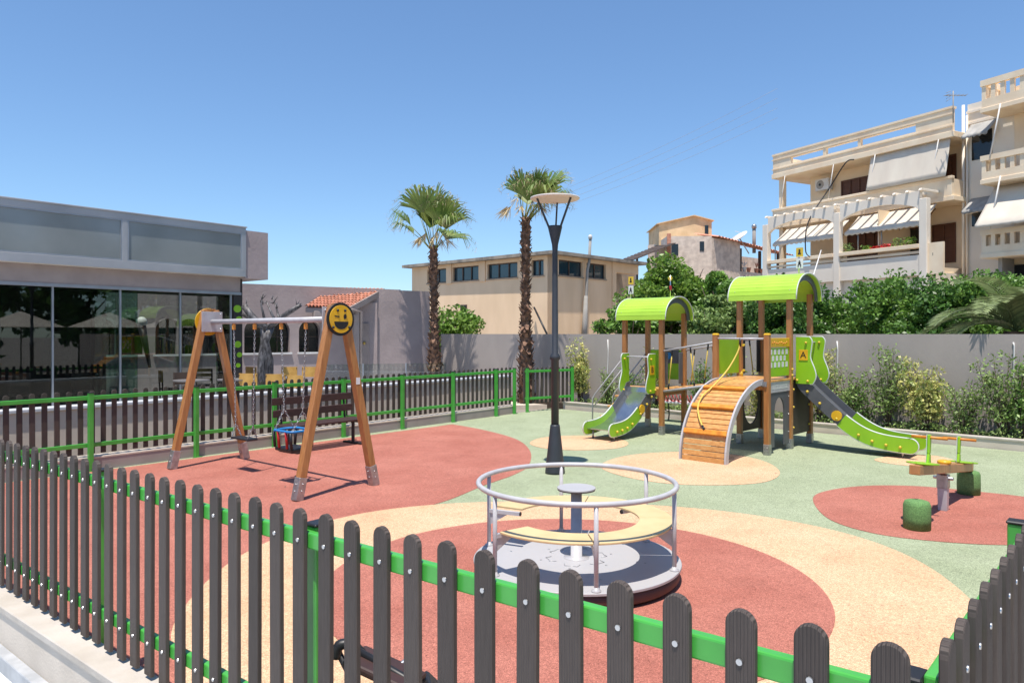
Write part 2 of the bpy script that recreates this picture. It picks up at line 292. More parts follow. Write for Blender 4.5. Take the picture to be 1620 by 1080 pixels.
M = dict(
 rub_green=rubber("rubber_green", (.29, .33, .205), (.345, .385, .25)),
 rub_red=rubber("rubber_red", (.36, .125, .09), (.44, .17, .125)),
 rub_tan=rubber("rubber_tan", (.6, .37, .215), (.68, .44, .275)),
 picket=picket_mat(),
 green=mat("green_paint", (.07, .39, .055), .35, c2=(.055, .33, .045), ns=6, coat=.2, bump=.05, bs=40),
 black=mat("black_plastic", (.015, .015, .017), .45, ns=8),
 bolt=mat("bolt_steel", (.62, .62, .62), .3, 1),
 steel=mat("galvanised", (.5, .51, .52), .42, .85, c2=(.34, .35, .36), ns=14, bump=.1, bs=60),
 ltgrey=mat("grey_powder_paint", (.5, .49, .5), .38, 0, c2=(.42, .41, .42), ns=7, bump=.04),
 coping=mat("coping_render", (.52, .47, .41), .8, c2=(.43, .38, .32), ns=4, nd=8, bump=.25, bs=50),
 kerbbeige=mat("kerb_beige", (.62, .54, .45), .85, c2=(.54, .47, .39), ns=3, nd=8, bump=.25, bs=60),
 kerbgrey=mat("kerb_marble", (.45, .46, .47), .5, c2=(.33, .34, .35), ns=5, nd=8, lo=.4, hi=.6),
 kerbpink=mat("kerb_mauve", (.36, .30, .275), .85, c2=(.31, .255, .235), ns=3, nd=8, bump=.25),
 wallgrey=mat("wall_grey_render", (.4, .352, .318), .9, c2=(.35, .308, .28), ns=1.6, nd=10, lo=.35, hi=.7, stretch=(1,1,.35), bump=.25, bs=30),
 mauve=mat("mauve_plaster", (.4, .325, .31), .9, c2=(.32, .26, .25), ns=1.4, nd=9, lo=.3, hi=.7, bump=.7, bs=12),
 wood=mat("pine_stained", (.47, .215, .07), .42, c2=(.31, .125, .04), ns=2.2, nd=8, stretch=(16, 16, 1.3), lo=.3, hi=.75, bump=.12, bs=4, coat=.25),
 wood_dk=mat("pine_stained_dark", (.3, .1, .028), .45, c2=(.19, .055, .015), ns=2.2, nd=8, stretch=(16, 16, 1.3), lo=.3, hi=.75, bump=.12, bs=4, coat=.2),
 plank=mat("pine_planks", (.67, .36, .12), .42, c2=(.5, .23, .065), ns=3, nd=8, stretch=(5, 5, 9), lo=.3, hi=.7, bump=.1, bs=6, island=.14, coat=.2),
 orange=mat("orange_step", (.74, .31, .035), .4, c2=(.55, .19, .02), ns=9),
 lime=mat("lime_panel", (.28, .55, .015), .38, c2=(.24, .49, .012), ns=3, coat=.15, bump=.03),
 limeroof=mat("lime_roof", (.42, .68, .055), .4, c2=(.37, .62, .05), ns=3, coat=.15),
 edge=mat("pale_edge", (.62, .66, .6), .5),
 dkpanel=mat("dark_grey_panel", (.105, .11, .12), .42, c2=(.085, .09, .1), ns=5),
 brpanel=mat("brown_black_panel", (.035, .028, .025), .5),
 yellow=mat("yellow_plastic", (.75, .43, .015), .35, c2=(.68, .38, .012), ns=6, coat=.2),
 knob=mat("yellow_knob", (.72, .5, .05), .35),
 rope=mat("yellow_rope", (.72, .52, .1), .7, ns=40),
 stainless=mat("slide_stainless", (.5, .53, .57), .2, .9, c2=(.42, .45, .5), ns=6, bump=.06, bs=10),
 lampgrey=mat("lamp_anthracite", (.042, .047, .056), .48, .1, c2=(.035, .04, .048), ns=6, bump=.06, bs=120),
 lampdisc=mat("lamp_disc", (.78, .72, .66), .5),
 seatwood=mat("pale_seat_board", (.66, .5, .26), .45, c2=(.6, .44, .22), ns=5),
 deck=mat("grey_deck_plate", (.41, .40, .405), .5, c2=(.39, .385, .39), ns=3, nd=9, bump=.08, bs=80),
 skirt=mat("brown_skirt", (.1, .05, .042), .6, c2=(.08, .04, .035), ns=5),
 rubgran=mat("granulate_green", (.13, .26, .085), .95, c2=(.105, .215, .07), ns=3, grain=.3, gs=150, bump=.3, bs=120),
 benchbr=mat("bench_brown", (.055, .026, .022), .55, c2=(.04, .019, .016), ns=3, stretch=(2,2,14), bump=.1),
 blue=mat("blue_plastic", (.02, .2, .5), .4), red=mat("red_plastic", (.5, .02, .02), .4),
 white=mat("white_paint", (.72, .71, .68), .6, c2=(.62, .6, .57), ns=3),
 creamwall=mat("cream_wall", (.87, .71, .5), .9, c2=(.78, .6, .41), ns=.8, nd=9, lo=.3, hi=.7, bump=.2),
 whitewall=mat("white_wall", (.86, .78, .66), .9, c2=(.76, .66, .54), ns=.7, nd=9, lo=.3, hi=.75, bump=.2),
 creamtrim=mat("cream_trim", (.88, .73, .53), .85, c2=(.77, .57, .38), ns=1.2, nd=9, lo=.4, hi=.8),
 cloth=mat("awning_cloth", (.74, .67, .56), .85, c2=(.68, .6, .5), ns=2, sub=.12, stretch=(1,1,.3)),
 greycloth=mat("grey_cloth", (.4, .39, .37), .85, c2=(.3, .29, .27), ns=3),
 shutter=mat("brown_shutter", (.12, .045, .02), .6, c2=(.09, .032, .015), ns=2, stretch=(1,1,14)),
 darkglass=mat("dark_glazing", (.015, .018, .02), .08, spec=.6),
 blueglass=mat("sky_glazing", (.02, .06, .08), .03, spec=.9),
 beigewall=mat("beige_stucco", (.86, .62, .4), .92, c2=(.74, .52, .32), ns=1.1, nd=10, lo=.4, hi=.75, stretch=(1,1,.3), bump=.3, bs=14),
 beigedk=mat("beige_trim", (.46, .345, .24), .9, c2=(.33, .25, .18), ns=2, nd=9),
 slabedge=mat("stained_slab", (.35, .3, .24), .9, c2=(.16, .14, .12), ns=2, nd=10, lo=.4, hi=.65, stretch=(1,1,.4)),
 rubble=mat("rubble_wall", (.82, .68, .56), .95, c2=(.56, .45, .37), ns=3, nd=12, lo=.35, hi=.7, bump=1, bs=6),
 ochre=mat("ochre_wall", (.78, .57, .34), .95, c2=(.62, .44, .25), ns=2, nd=10, bump=.6, bs=8),
 terracotta=mat("terracotta", (.66, .31, .2), .8, c2=(.5, .2, .125), ns=9, nd=6, island=.22, bump=.2),
 concrete=mat("concrete", (.36, .345, .32), .9, c2=(.28, .265, .24), ns=2, nd=9, bump=.3),
 rust=mat("rusty_sheet", (.12, .08, .06), .8, c2=(.07, .05, .04), ns=4),
 alu=mat("aluminium_fascia", (.44, .44, .44), .45, .4, c2=(.36, .365, .37), ns=1.2, nd=7, bump=.06),
 aluframe=mat("aluminium_frame", (.38, .4, .43), .35, .5),
 frost=mat("frosted_glass", (.25, .27, .265), .1, c2=(.2, .22, .22), ns=.8, spec=.8),
 cafeglass=glass("cafe_glass", (.72, .78, .77)),
 clearglass=glass("balustrade_glass", (.9, .95, .94), base=.03),
 tintglass=glass("green_edge_glass", (.55, .75, .7), base=.06),
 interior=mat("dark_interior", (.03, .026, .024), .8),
 terrace=mat("terrace_tiles", (.55, .56, .57), .5, c2=(.48, .49, .5), ns=4),
 chairwood=mat("honey_wood", (.62, .36, .09), .45, c2=(.5, .27, .06), ns=5),
 chairdk=mat("dark_wood", (.06, .035, .022), .5),
 tabletop=mat("grey_table", (.2, .19, .19), .4),
 bark=mat("palm_bark", (.24, .135, .085), .95, c2=(.09, .05, .033), ns=9, nd=8, bump=.6, bs=20, island=.45),
 trunk=mat("tree_bark", (.13, .095, .07), .95, c2=(.07, .05, .04), ns=8, bump=.6),
 silver=mat("bare_wood_silver", (.16, .15, .15), .5, .2, c2=(.05, .045, .045), ns=7, nd=8, lo=.4, hi=.6, stretch=(3,3,1), bump=.8, bs=14),
 frond=mat("palm_frond", (.12, .21, .035), .5, c2=(.24, .29, .08), ns=2, island=.35, sub=.3),
 frondtip=mat("frayed_frond", (.62, .5, .3), .8, c2=(.34, .24, .12), ns=4, island=.3, sub=.2),
 date=mat("date_frond", (.16, .22, .08), .5, c2=(.25, .3, .13), ns=2, island=.35, sub=.25),
 petiole=mat("petiole", (.2, .22, .05), .6),
 leaf=mat("leaf_green", (.11, .22, .035), .45, c2=(.18, .32, .055), ns=1.2, island=.5, sub=.3),
 leafdk=mat("leaf_dark", (.06, .145, .025), .42, c2=(.105, .215, .036), ns=1.2, island=.5, sub=.3),
 leafbr=mat("leaf_bright", (.14, .27, .035), .45, c2=(.22, .33, .055), ns=1.5, island=.4, sub=.35),
 leafye=mat("leaf_variegated", (.72, .66, .24), .5, c2=(.28, .36, .09), ns=7, lo=.42, hi=.6, island=.35, sub=.3),
 leafol=mat("leaf_olive", (.2, .3, .08), .5, c2=(.3, .4, .13), ns=3, island=.4, sub=.25),
 soil=mat("planter_soil", (.07, .05, .035), .95, c2=(.05, .035, .025), ns=20, bump=1, bs=30),
 ground=mat("outer_ground", (.3, .27, .23), .95, c2=(.24, .21, .18), ns=.5, bump=.4, bs=10),
 pavement=bricks("pavement_tiles", (.6, .62, .63), (.55, .57, .58), (.38, .39, .4), 1, .9, .45, .006, rot=(0,0,math.radians(-39)), off=0),
 sign=mat("sign_white", (.75, .75, .75), .5), brass=mat("brass", (.5, .35, .1), .3, .8),
)
# ---------------------------------------------------------------- ground, kerbs, play surface
GZ = -0.07
struct(MB().slab([(-400,-400),(400,-400),(400,400),(-400,400)], GZ-.3, GZ), "ground", M['ground'])
struct(MB().slab([(-14,-6),(8,-6),(8,1.2),(1.2,1.2),(-8.0,8.4),(-14,4)], GZ, GZ+.012), "pavement", M['pavement'])
C1 = V((.805,1.402)); C2 = V((-7.68,8.32)); C3 = V((1.05,19.1)); C4 = V((9.44,11.14))
struct(MB().slab([(p.x,p.y) for p in (C1, C4, C3, C2)], GZ+.005, 0), "play_surface", M['rub_green'])
def patch(name, pts, mat_, z, raw=False, n=8):
    P = [V((p[0],p[1],0)) if raw else G(p[0],p[1]) for p in pts]
    S = spline(P, n)
    mb = MB(); mb.slab([(q.x,q.y) for q in S], z-.003, z)
    return struct(mb, name, mat_)
red = [(-7.55,8.4),(-5.1,11.3),(-2.6,14.45)]
redpts = [C2.lerp(C1,.02)+V((.03,.06)), V((-5.1,11.33)), V((-1.9,15.28)), V((-1.42,15.82))]
# large red field: left side of the yard, straight along the kerbs, curved towards the lamp
curve = [G(u,v) for u,v in ((716,671),(765,680),(815,694),(838,712),(837,735),(815,750),(765,768),(700,794),(600,818))]
cs = spline(curve, 6, closed=False)
poly = [(p.x,p.y) for p in cs] + [(.3,7.3),(.78,1.46),(-7.64,8.32)]
struct(MB().slab(poly, .001, .004), "red_surface_field", M['rub_red'])
patch("tan_ring_surface", [(3.34,5.25),(3.47,6.4),(3.1,7.32),(2.18,8.05),(.78,8.42),(-.5,8.38),(-1.5,7.98),(-2.13,7.2),(-2.4,6.2),(-2.3,5.0),(-1.95,4.25),(-1.3,3.4),(-.4,2.55),(.6,2.1),(1.8,2.6),(2.8,3.8)], M['rub_tan'], .008, raw=True)
patch("red_disc_surface", [(.45+1.92*math.cos(t*math.pi/8), 5.73+1.9*math.sin(t*math.pi/8)) for t in range(16)], M['rub_red'], .012, raw=True)
patch("tan_slide_patch", [(838,701),(860,692),(915,689),(970,692),(994,701),(975,709),(915,712),(862,709)], M['rub_tan'], .005)
patch("tan_ramp_patch", [(950,737),(985,722),(1050,715.5),(1130,715.5),(1200,727),(1233,745),(1215,761),(1150,767),(1060,765),(985,753)], M['rub_tan'], .005)
patch("tan_small_patch", [(1383,727),(1430,720),(1480,721),(1516,731),(1490,737),(1430,736)], M['rub_tan'], .005)
patch("red_seesaw_patch", [(1286,789),(1310,776),(1370,768.5),(1450,769),(1540,777),(1640,789),(1720,812),(1740,838),(1680,858),(1590,862),(1480,856),(1380,843),(1310,820)], M['rub_red'], .005)

# ---------------------------------------------------------------- picket fences
def picket_mesh(L, w=.069, t=.02):
    mb = MB(); poly = [(-w/2,0),(w/2,0)]
    rr = w/2; zt = L-rr*.98
    for k in range(13):
        a = math.pi*k/12; poly.append((rr*math.cos(a), zt+rr*.98*math.sin(a)))
    mb.prism(poly, -t/2, t/2)
    o = mb.build("picket", M['picket'], local=True, bevel=.0025); return o
def bolt_mesh(zs):
    mb = MB()
    for z in zs[:1]:
        n = 10; vs = [(.0, -.0105-.0035, z)]
        for r_, y_ in ((.0085,-.0105),(.0075,-.0135)):
            vs += [(r_*math.cos(2*math.pi*k/n), y_, z+r_*math.sin(2*math.pi*k/n)) for k in range(n)]
        fs = [(0,1+n+(k+1) % n,1+n+k) for k in range(n)] + [(1+k,1+(k+1) % n,1+n+(k+1) % n,1+n+k) for k in range(n)]
        mb.add(vs, fs)
    return mb.build("bolt", M['bolt'], local=True)
def fence(label, cat, org, ex, x0, x1, sp, L, zb, slope, posts, name="picket_fence", bolts=True, railz=(.125,.815), post_z0=-.0, topz=None, ph=None, group=None, xo=0, bl=.055):
    F = frame((org[0],org[1],0), ex); rot = math.atan2(ex[1], ex[0])
    base = F @ V((x0,0,0)); root = thing(name, label, cat, (base.x, base.y, 0), rot, group)
    I = Matrix()
    def zz(x): return zb + slope*x
    pk = picket_mesh(L); bo = bolt_mesh([0]) if bolts else None
    n0 = math.ceil((x0-xo)/sp); n1 = math.floor((x1-xo)/sp); first = True
    for k in range(n0, n1+1):
        x = xo + k*sp
        if first: p, b = pk, bo; first = False
        else:
            p = pk.copy(); COL.objects.link(p); b = None
            if bo: b = bo.copy(); COL.objects.link(b)
        if b: b2 = b.copy(); COL.objects.link(b2); b2.parent = p; b2.location = (0,0,railz[0]+.03)
        p.parent = root; p.location = (x-x0+R.uniform(-.002,.002), R.uniform(-.001,.001), zz(x)+R.uniform(-.003,.003)); p.rotation_euler = (0, R.uniform(-.006,.006), 0)
        if b: b.parent = p; b.location = (0,0,railz[1]+.035)
    for rz in railz:
        mb = MB(); a, c = x0-x0, x1-x0; h = .06
        za, zc = zz(x0)+rz, zz(x1)+rz
        mb.hexa([(a,.0125,za),(c,.0125,zc),(c,.045,zc),(a,.045,za)], [(a,.0125,za+h),(c,.0125,zc+h),(c,.045,zc+h),(a,.045,za+h)])
        mb.build("rail", M['green'], root, local=True, bevel=.006, seg=2)
    for px in posts:
        x = px-x0; zt = zz(px)+(L-.045 if ph is None else ph)
        mb = MB().box(x-.032,x+.032,.048,.112,.002,zt)
        po = mb.build("post", M['green'], root, local=True, bevel=.004)
        MB().box(x-.036,x+.036,.044,.116,zt,zt+.012).build("post_cap", M['black'], po, local=True, bevel=.004)
        mb = MB()
        for dz in (-.0,.035): 
            mb.lathe([(.008,0),(.006,.004)], (0,0,0), 8) if False else None
        MB().box(x-.075,x+.075,.112,.12,.002,.012).build("foot_plate", M['green'], po, local=True)
    return root
PF = (-.7865, 2.7)
fence("dark brown picket fence with green rails across the near foreground, running away to the left", "fence", PF, (.775,-.632), -8.85, 2.0, .1525, .965, .34, .0154, [-7.85,-5.9,-3.93,-1.98,-.005], railz=(.125,.815), ph=.885)
fence("dark picket fence turning away up the right edge of the picture", "fence", (.91,1.52), (.663,.748), .0, 5.6, .154, .955, .355, 0, [.02,1.72,3.3,4.85], railz=(.125,.81), ph=.85)
# fence on the cafe side and its gate
fence("long dark picket fence with green frame running behind the swing and bench", "fence", (-5.06,11.56), (-.63,-.777), -8.06, 4.1, .15, .9, .24, 0, [4.1-.05,3.03,1.55,0,-1.4,-2.88,-4.37,-5.87,-7.34,-8.03], bolts=False, railz=(.1,.77), ph=.87)
gate = fence("short dark picket gate with green frame beside the right palm, closing the yard", "gate", (.31,18.19), (-.83,-.56), -1.5, 0, .135, .9, .2, 0, [-1.47,-.03], name="picket_gate", bolts=False, railz=(.1,.78), ph=.9)

# low walls under the fences
def kerbwall(org, ex, x0, x1, zb, slope, label, outer=.12):
    F = frame((org[0],org[1],0), ex); root_p = F @ V((x0,0,0)); r = thing("kerb_wall", label, "low wall", (root_p.x,root_p.y,GZ))
    def sl(ya, yb, z0, dz1, dz0=None):
        a = zb+slope*x0; c = zb+slope*x1; z0a = z0 if dz0 is None else a+dz0; z0c = z0 if dz0 is None else c+dz0
        mb = MB(F); mb.hexa([(x0,ya,z0a),(x1,ya,z0c),(x1,yb,z0c),(x0,yb,z0a)], [(x0,ya,a+dz1),(x1,ya,c+dz1),(x1,yb,c+dz1),(x0,yb,a+dz1)]); return mb
    sl(-outer+.015,.036,GZ+.01,-.06).build("riser", M['kerbbeige'], r)
    sl(-outer,.042,0,-.016,-.06).build("coping", M['coping'], r, bevel=.006)
    MB(F).box(x0,x1,-outer-.05,-outer+.015,GZ+.01,.035).build("plinth", M['kerbgrey'], r, bevel=.004)
kerbwall(PF, (.775,-.632), -9.1, 2.1, .34, .0154, "pale rendered low wall under the near fence, above the tiled pavement")
kerbwall((.91,1.52), (.663,.748), -.12, 12.9, .355, 0, "pale rendered low wall under the right hand fence")
F = frame((-5.06,11.56,0), (-.63,-.777))
r = thing("kerb_wall", "mauve rendered low kerb under the fence behind the swing", "low wall", (-5.06,11.56,0))
MB(F).box(-8.15,4.2,-.16,.04,GZ,.17).build("riser", M['kerbpink'], r)
MB(F).box(-8.15,4.2,-.18,.046,.17,.2).build("coping", M['kerbbeige'], r, bevel=.005)

# ---------------------------------------------------------------- planter kerb and boundary wall
K0 = (8.49,12.06); KD = V((-.72,.695)).normalized(); FK = frame((K0[0],K0[1],0), (KD.x,KD.y), (-KD.y*-1, KD.x*-1) if False else (KD.y,-KD.x)) 
# local x runs left/away along the kerb, local y points away from the yard
r = thing("planter_kerb", "long low pale kerb along the planted bed at the back of the yard", "kerb", (K0[0],K0[1],0))
MB(FK).box(-9,9.95,0,.12,GZ,.155).build("riser", M['kerbbeige'], r)
MB(FK).box(-9,9.97,-.015,.14,.155,.19).build("coping", M['coping'], r, bevel=.006)
struct(MB(FK).box(-9,15.9,.14,.9,GZ,.13), "planting_bed_soil", M['soil'])
w = MB(FK); w.box(-9,15.9,.9,1.1,GZ,1.945); w = w.build("boundary_wall", M['wallgrey']); tag(w, "long plain grey rendered wall closing the back of the playground", "wall")
for i, u in enumerate((962,1325,1604)):
    # conduit on wall: find x on wall plane for pixel column
    k = (u-810)/FPX; o = FK @ V((0,.885,0)); d = KD
    x = -(o.x-k*o.y)/(d.x-k*d.y)
    mb = MB(FK); mb.tube([(x,.885,.2),(x+.01,.88,1.0),(x-.005,.885,1.5+.12*i),(x+.01,.885,1.8)], .014, 6)
    tag(mb.build("wall_cable", M['white']), ["white cable end standing up the grey wall left of the small tower","white cable end on the grey wall just right of the big slide top","white cable end on the grey wall near the right edge"][i], "cable", "cable ends on the boundary wall")

# ---------------------------------------------------------------- swing
SL = V((-4.535,10.92,0)); SR = V((-2.145,8.935,0)); sd_ = (SR-SL).normalized(); sp_ = V((-sd_.y, sd_.x, 0))
sw = thing("swing_set", "wooden A-frame swing with two hanging seats and smiling round end plates", "swing", (SL+SR)/2)
ZB = 2.13
def aframe(c, out, face):
    for sgn in (-1, 1):
        foot = c + sp_*sgn*.575; top = c + sp_*sgn*.075 + V((0,0,2.3))
        d = (top-foot).normalized()
        lg = MB().bar(foot+d*.09, top, .095, .095, up=sd_).build("leg", M['wood'], sw, bevel=.008, seg=2)
        MB().bar(foot+V((0,0,.004)), foot+d*.27, .106, .106, up=sd_).build("foot_shoe", M['steel'], lg, bevel=.003)
        b = MB()
        for q in (.12,.2): b.ball(foot+d*q+sd_*out*.056, .009)
        for q in (.12,.2): b.ball(foot+d*q-sp_*.056, .009)
        b.build("bolt", M['bolt'], lg)
    # end plates
    MB().bar(c+V((0,0,2.13))-sp_*.001-sd_*out*.056, c+V((0,0,2.13))-sd_*out*.066, .34, .3).build("bracket_plate", M['ltgrey'], sw, bevel=.002)
    b = MB()
    for a_ in (-.13,.13):
        for z_ in (2.02,2.24): b.ball(c+V((0,0,z_))+sp_*a_-sd_*out*.07, .013)
    b.build("bolt", M['bolt'], sw)
    Fd = Matrix.Translation(c+V((0,0,2.13))) @ Matrix(((sp_.x, sd_.x*out, 0, 0),(sp_.y, sd_.y*out, 0, 0),(0,0,1,0),(0,0,0,1)))
    def disc(r_, y0, y1, cx=0, cz=0, n=40): return [(cx+r_*math.cos(2*math.pi*k/n), cz+r_*math.sin(2*math.pi*k/n)) for k in range(n)]
    rim = MB(Fd).prism(disc(.205,0,0), .052, .066).build("face_backing", M['black'] if face else M['yellow'], sw, bevel=.003)
    fp = MB(Fd).prism(disc(.17,0,0), .0665, .076).build("smiley_face", M['yellow'], sw, bevel=.002)
    mb = MB(Fd)
    mouth = [(.105*math.cos(a), -.03+.095*math.sin(a)) for a in [math.pi+math.pi*k/16 for k in range(17)]]
    mb.prism(mouth, .077, .079)
    mb.prism([(.055+.022*math.cos(2*math.pi*k/14), .032+.032*math.sin(2*math.pi*k/14)) for k in range(14)], .077, .079)
    mb.prism([(-.1,.03),(-.03,.02),(-.03,.035),(-.1,.045)], .077, .079)
    for x_, z_ in ((-.055,.105),(.055,.105),(-.12,-.1),(.12,-.1)): mb.ball(Fd.inverted() @ (Fd @ V((x_, .08, z_))), .017)
    mb.build("face_features", M['black'], fp)
    MB().bar(c+sp_*-.07+V((0,0,2.31)), c+sp_*.07+V((0,0,2.31)), .06, .03).build("leg_cap", M['wood'], sw)
aframe(SR, 1, True); aframe(SL, -1, False)
MB().tube([SL+sd_*.05+V((0,0,ZB)), SR-sd_*.05+V((0,0,ZB))], .036, 16).build("crossbeam", M['ltgrey'], sw)
MB().bar(SR+sp_*.277+sd_*.0485+V((0,0,1.36)), SR+sp_*.277+sd_*.0505+V((0,0,1.36)), .06, .085).build("sticker", M['sign'], sw)
def chain(mb, p, q, pitch=.034, r_=.0042):
    p = V(p); q = V(q); n = max(2, int((q-p).length/pitch)); d = (q-p).normalized()
    a = d.cross(V((0,1,0))).normalized(); c = d.cross(a)
    for i in range(n):
        m_ = p.lerp(q, (i+.5)/n); s1 = a if i % 2 else c; pts = []
        for k in range(8):
            t = 2*math.pi*k/8; pts.append(m_ + s1*math.cos(t)*.011 + d*math.sin(t)*.023)
        mb.tube(pts, r_, 4, closed=True)
def beam(t, dz=0): return SL + sd_*t + V((0,0,ZB+dz))
for t_ in (.68,1.233,1.886,2.445):
    h = MB().tube([beam(t_,.0)+sd_*.0, beam(t_,-.05)], .014, 8); h.bar(beam(t_,-.045), beam(t_,-.12), .03, .045)
    h.lathe([(.046,-.02),(.046,.02)], (0,0,0), 4) if False else None
    h.build("swing_hanger", M['orange'], sw, bevel=.003)
# flat seat
fs = MB(); 
pa, pb = beam(.735)+V((0,0,-ZB+.47)), beam(1.185)+V((0,0,-ZB+.47))
st = MB().bar(pa, pb, .17, .03).build("swing_seat", M['black'], sw, bevel=.012, seg=2)
mb = MB()
for t_, e, s_ in ((.68, pa, 1), (1.233, pb, -1)):
    hub = beam(t_,0)*0 + (beam(t_) * .14 + (e+V((0,0,0))) * .86); hub.z = .66
    chain(mb, beam(t_,-.12), hub)
    for k in (-1, 1): chain(mb, hub, e + sd_*.02*s_ + sp_*.07*k + V((0,0,.02)))
mb.build("chain", M['steel'], sw)
# cradle seat
ca = beam(2.165)+V((0,0,-ZB+.45)); cr = MB()
cr.bar(ca-sd_*.2, ca+sd_*.2, .3, .05); cs_ = cr.build("cradle_seat", M['black'], sw, bevel=.015, seg=2)
mb = MB(); ring = [ca + sd_*(.21*a_) + sp_*(.17*b_) + V((0,0,.24)) for a_, b_ in ((-1,-.8),(-.8,-1),(.8,-1),(1,-.8),(1,.8),(.8,1),(-.8,1),(-1,.8))]
mb.tube(ring, .018, 8, closed=True).build("cradle_rail", M['blue'], sw)
mb = MB()
for a_ in (-.09,.09):
    for b_ in (-1,): mb.tube([ca+sd_*a_+sp_*.15*b_+V((0,0,.02)), ca+sd_*a_+sp_*.17*b_+V((0,0,.24))], .018, 8)
mb.build("cradle_strut", M['red'], sw)
mb = MB()
for a_, b_ in ((-.19,-1),(.19,-1),(-.19,1),(.19,1),(0,1)): mb.tube([ca+sd_*a_+sp_*.15*b_+V((0,0,.02)), ca+sd_*a_+sp_*.17*b_+V((0,0,.23))], .02, 8)
mb.build("cradle_corner", M['black'], sw)
mb = MB()
for t_, s_ in ((1.886,-1),(2.445,1)):
    e = ca + sd_*.2*s_ + V((0,0,.25)); hub = beam(t_)*.15 + e*.85; hub.z = .95
    chain(mb, beam(t_,-.12), hub)
    for k in (-1,1): chain(mb, hub, e + sp_*.14*k)
mb.build("chain", M['steel'], sw)

# ---------------------------------------------------------------- bench by the fence
bo_ = V((-2.93,13.22,0)); be = V((-.63,-.777,0)); bn = V((.777,-.63,0))
bench = thing("park_bench", "dark brown slatted bench standing against the fence behind the swing", "bench", bo_+be*.8)
for z_, y_ in ((.83,.0),(.63,.03)):
    MB().bar(bo_+bn*y_+V((0,0,z_)), bo_+be*1.62+bn*y_+V((0,0,z_)), .03, .12, up=(0,0,1)).build("backrest_slat", M['benchbr'], bench, bevel=.006)
for k in range(4):
    MB().bar(bo_+bn*(.1+.105*k)+V((0,0,.44)), bo_+be*1.62+bn*(.1+.105*k)+V((0,0,.44)), .09, .035, up=(0,0,1)).build("seat_slat", M['benchbr'], bench, bevel=.006)
for x_ in (.15,1.45):
    mb = MB(); q = bo_+be*x_
    mb.bar(q+bn*.02+V((0,0,.38)), q-bn*.03+V((0,0,.9)), .04, .02, up=be); mb.bar(q+bn*.25+V((0,0,.02)), q+bn*.25+V((0,0,.41)), .06, .05); mb.bar(q+V((0,0,.405)), q+bn*.48+V((0,0,.405)), .05, .03)
    mb.bar(q+bn*-.0+V((0,0,.02)), q+bn*.5+V((0,0,.02)), .06, .03)
    mb.build("leg", M['black'], bench, bevel=.004)

# ---------------------------------------------------------------- street lamp
lp = V((.603,10.19,0))
lamp = thing("street_lamp", "tall anthracite lamp post with a flat round reflector disc in the middle of the yard", "lamp post", lp)
MB().lathe([(.14,.0),(.138,.03),(.068,.66),(.064,.68)], lp, 28).build("base_cone", M['lampgrey'], lamp)
MB().lathe([(.054,.66),(.054,1.58),(.074,1.6),(.074,1.64),(.045,1.68),(.038,3.12),(.044,3.2),(.1,3.44),(.1,3.46)], lp, 24).build("pole", M['lampgrey'], lamp)
for k in range(3):
    t = math.radians(-40+120*k); d_ = V((math.cos(t), math.sin(t), 0))
    MB().bar(lp+d_*.085+V((0,0,3.42)), lp+d_*.27+V((0,0,3.83)), .022, .022).build("arm", M['lampgrey'], lamp)
MB().lathe([(.33,3.83),(.345,3.84),(.345,3.855),(.1,3.885),(0.0,3.89)], lp, 40).build("reflector_disc", M['lampdisc'], lamp)

# ---------------------------------------------------------------- merry-go-round
mc = V((.52,5.87,0))
mg = thing("merry_go_round", "round grey merry-go-round with hand rail ring and curved bench inside the near fence", "merry-go-round", mc)
MB().lathe([(.775,.03),(.8,.035),(.815,.05),(.815,.125)], mc, 64).build("skirt", M['skirt'], mg)
MB().lathe([(.815,.125),(.83,.13),(.83,.146),(.826,.15),(0,.15)], mc, 72, smooth=False).build("platform", M['deck'], mg)
hm = MB()
for k in range(6):
    t = math.radians(60*k+15)
    pts = [mc+V((math.cos(t+a)*r_, math.sin(t+a)*r_, .1515)) for a, r_ in ((-.32,.2),(-.2,.25),(0,.235),(.2,.25),(.32,.2))]
    hm.tube(pts, .0022, 4)
    p0 = mc+V((math.cos(t)*.3,math.sin(t)*.3,.1505)); hm.lathe([(.009,0),(.007,.003)], p0+V((0,0,0)), 8); hm.lathe([(.009,0),(.007,.003)], mc+V((math.cos(t+.5)*.55,math.sin(t+.5)*.55,.1505)), 8)
hm.build("platform_marking", M['steel'], mg)
rg = [mc+V((.79*math.cos(2*math.pi*k/72), .79*math.sin(2*math.pi*k/72), .755)) for k in range(72)]
MB().tube(rg, .021, 12, closed=True).build("hand_ring", M['ltgrey'], mg)
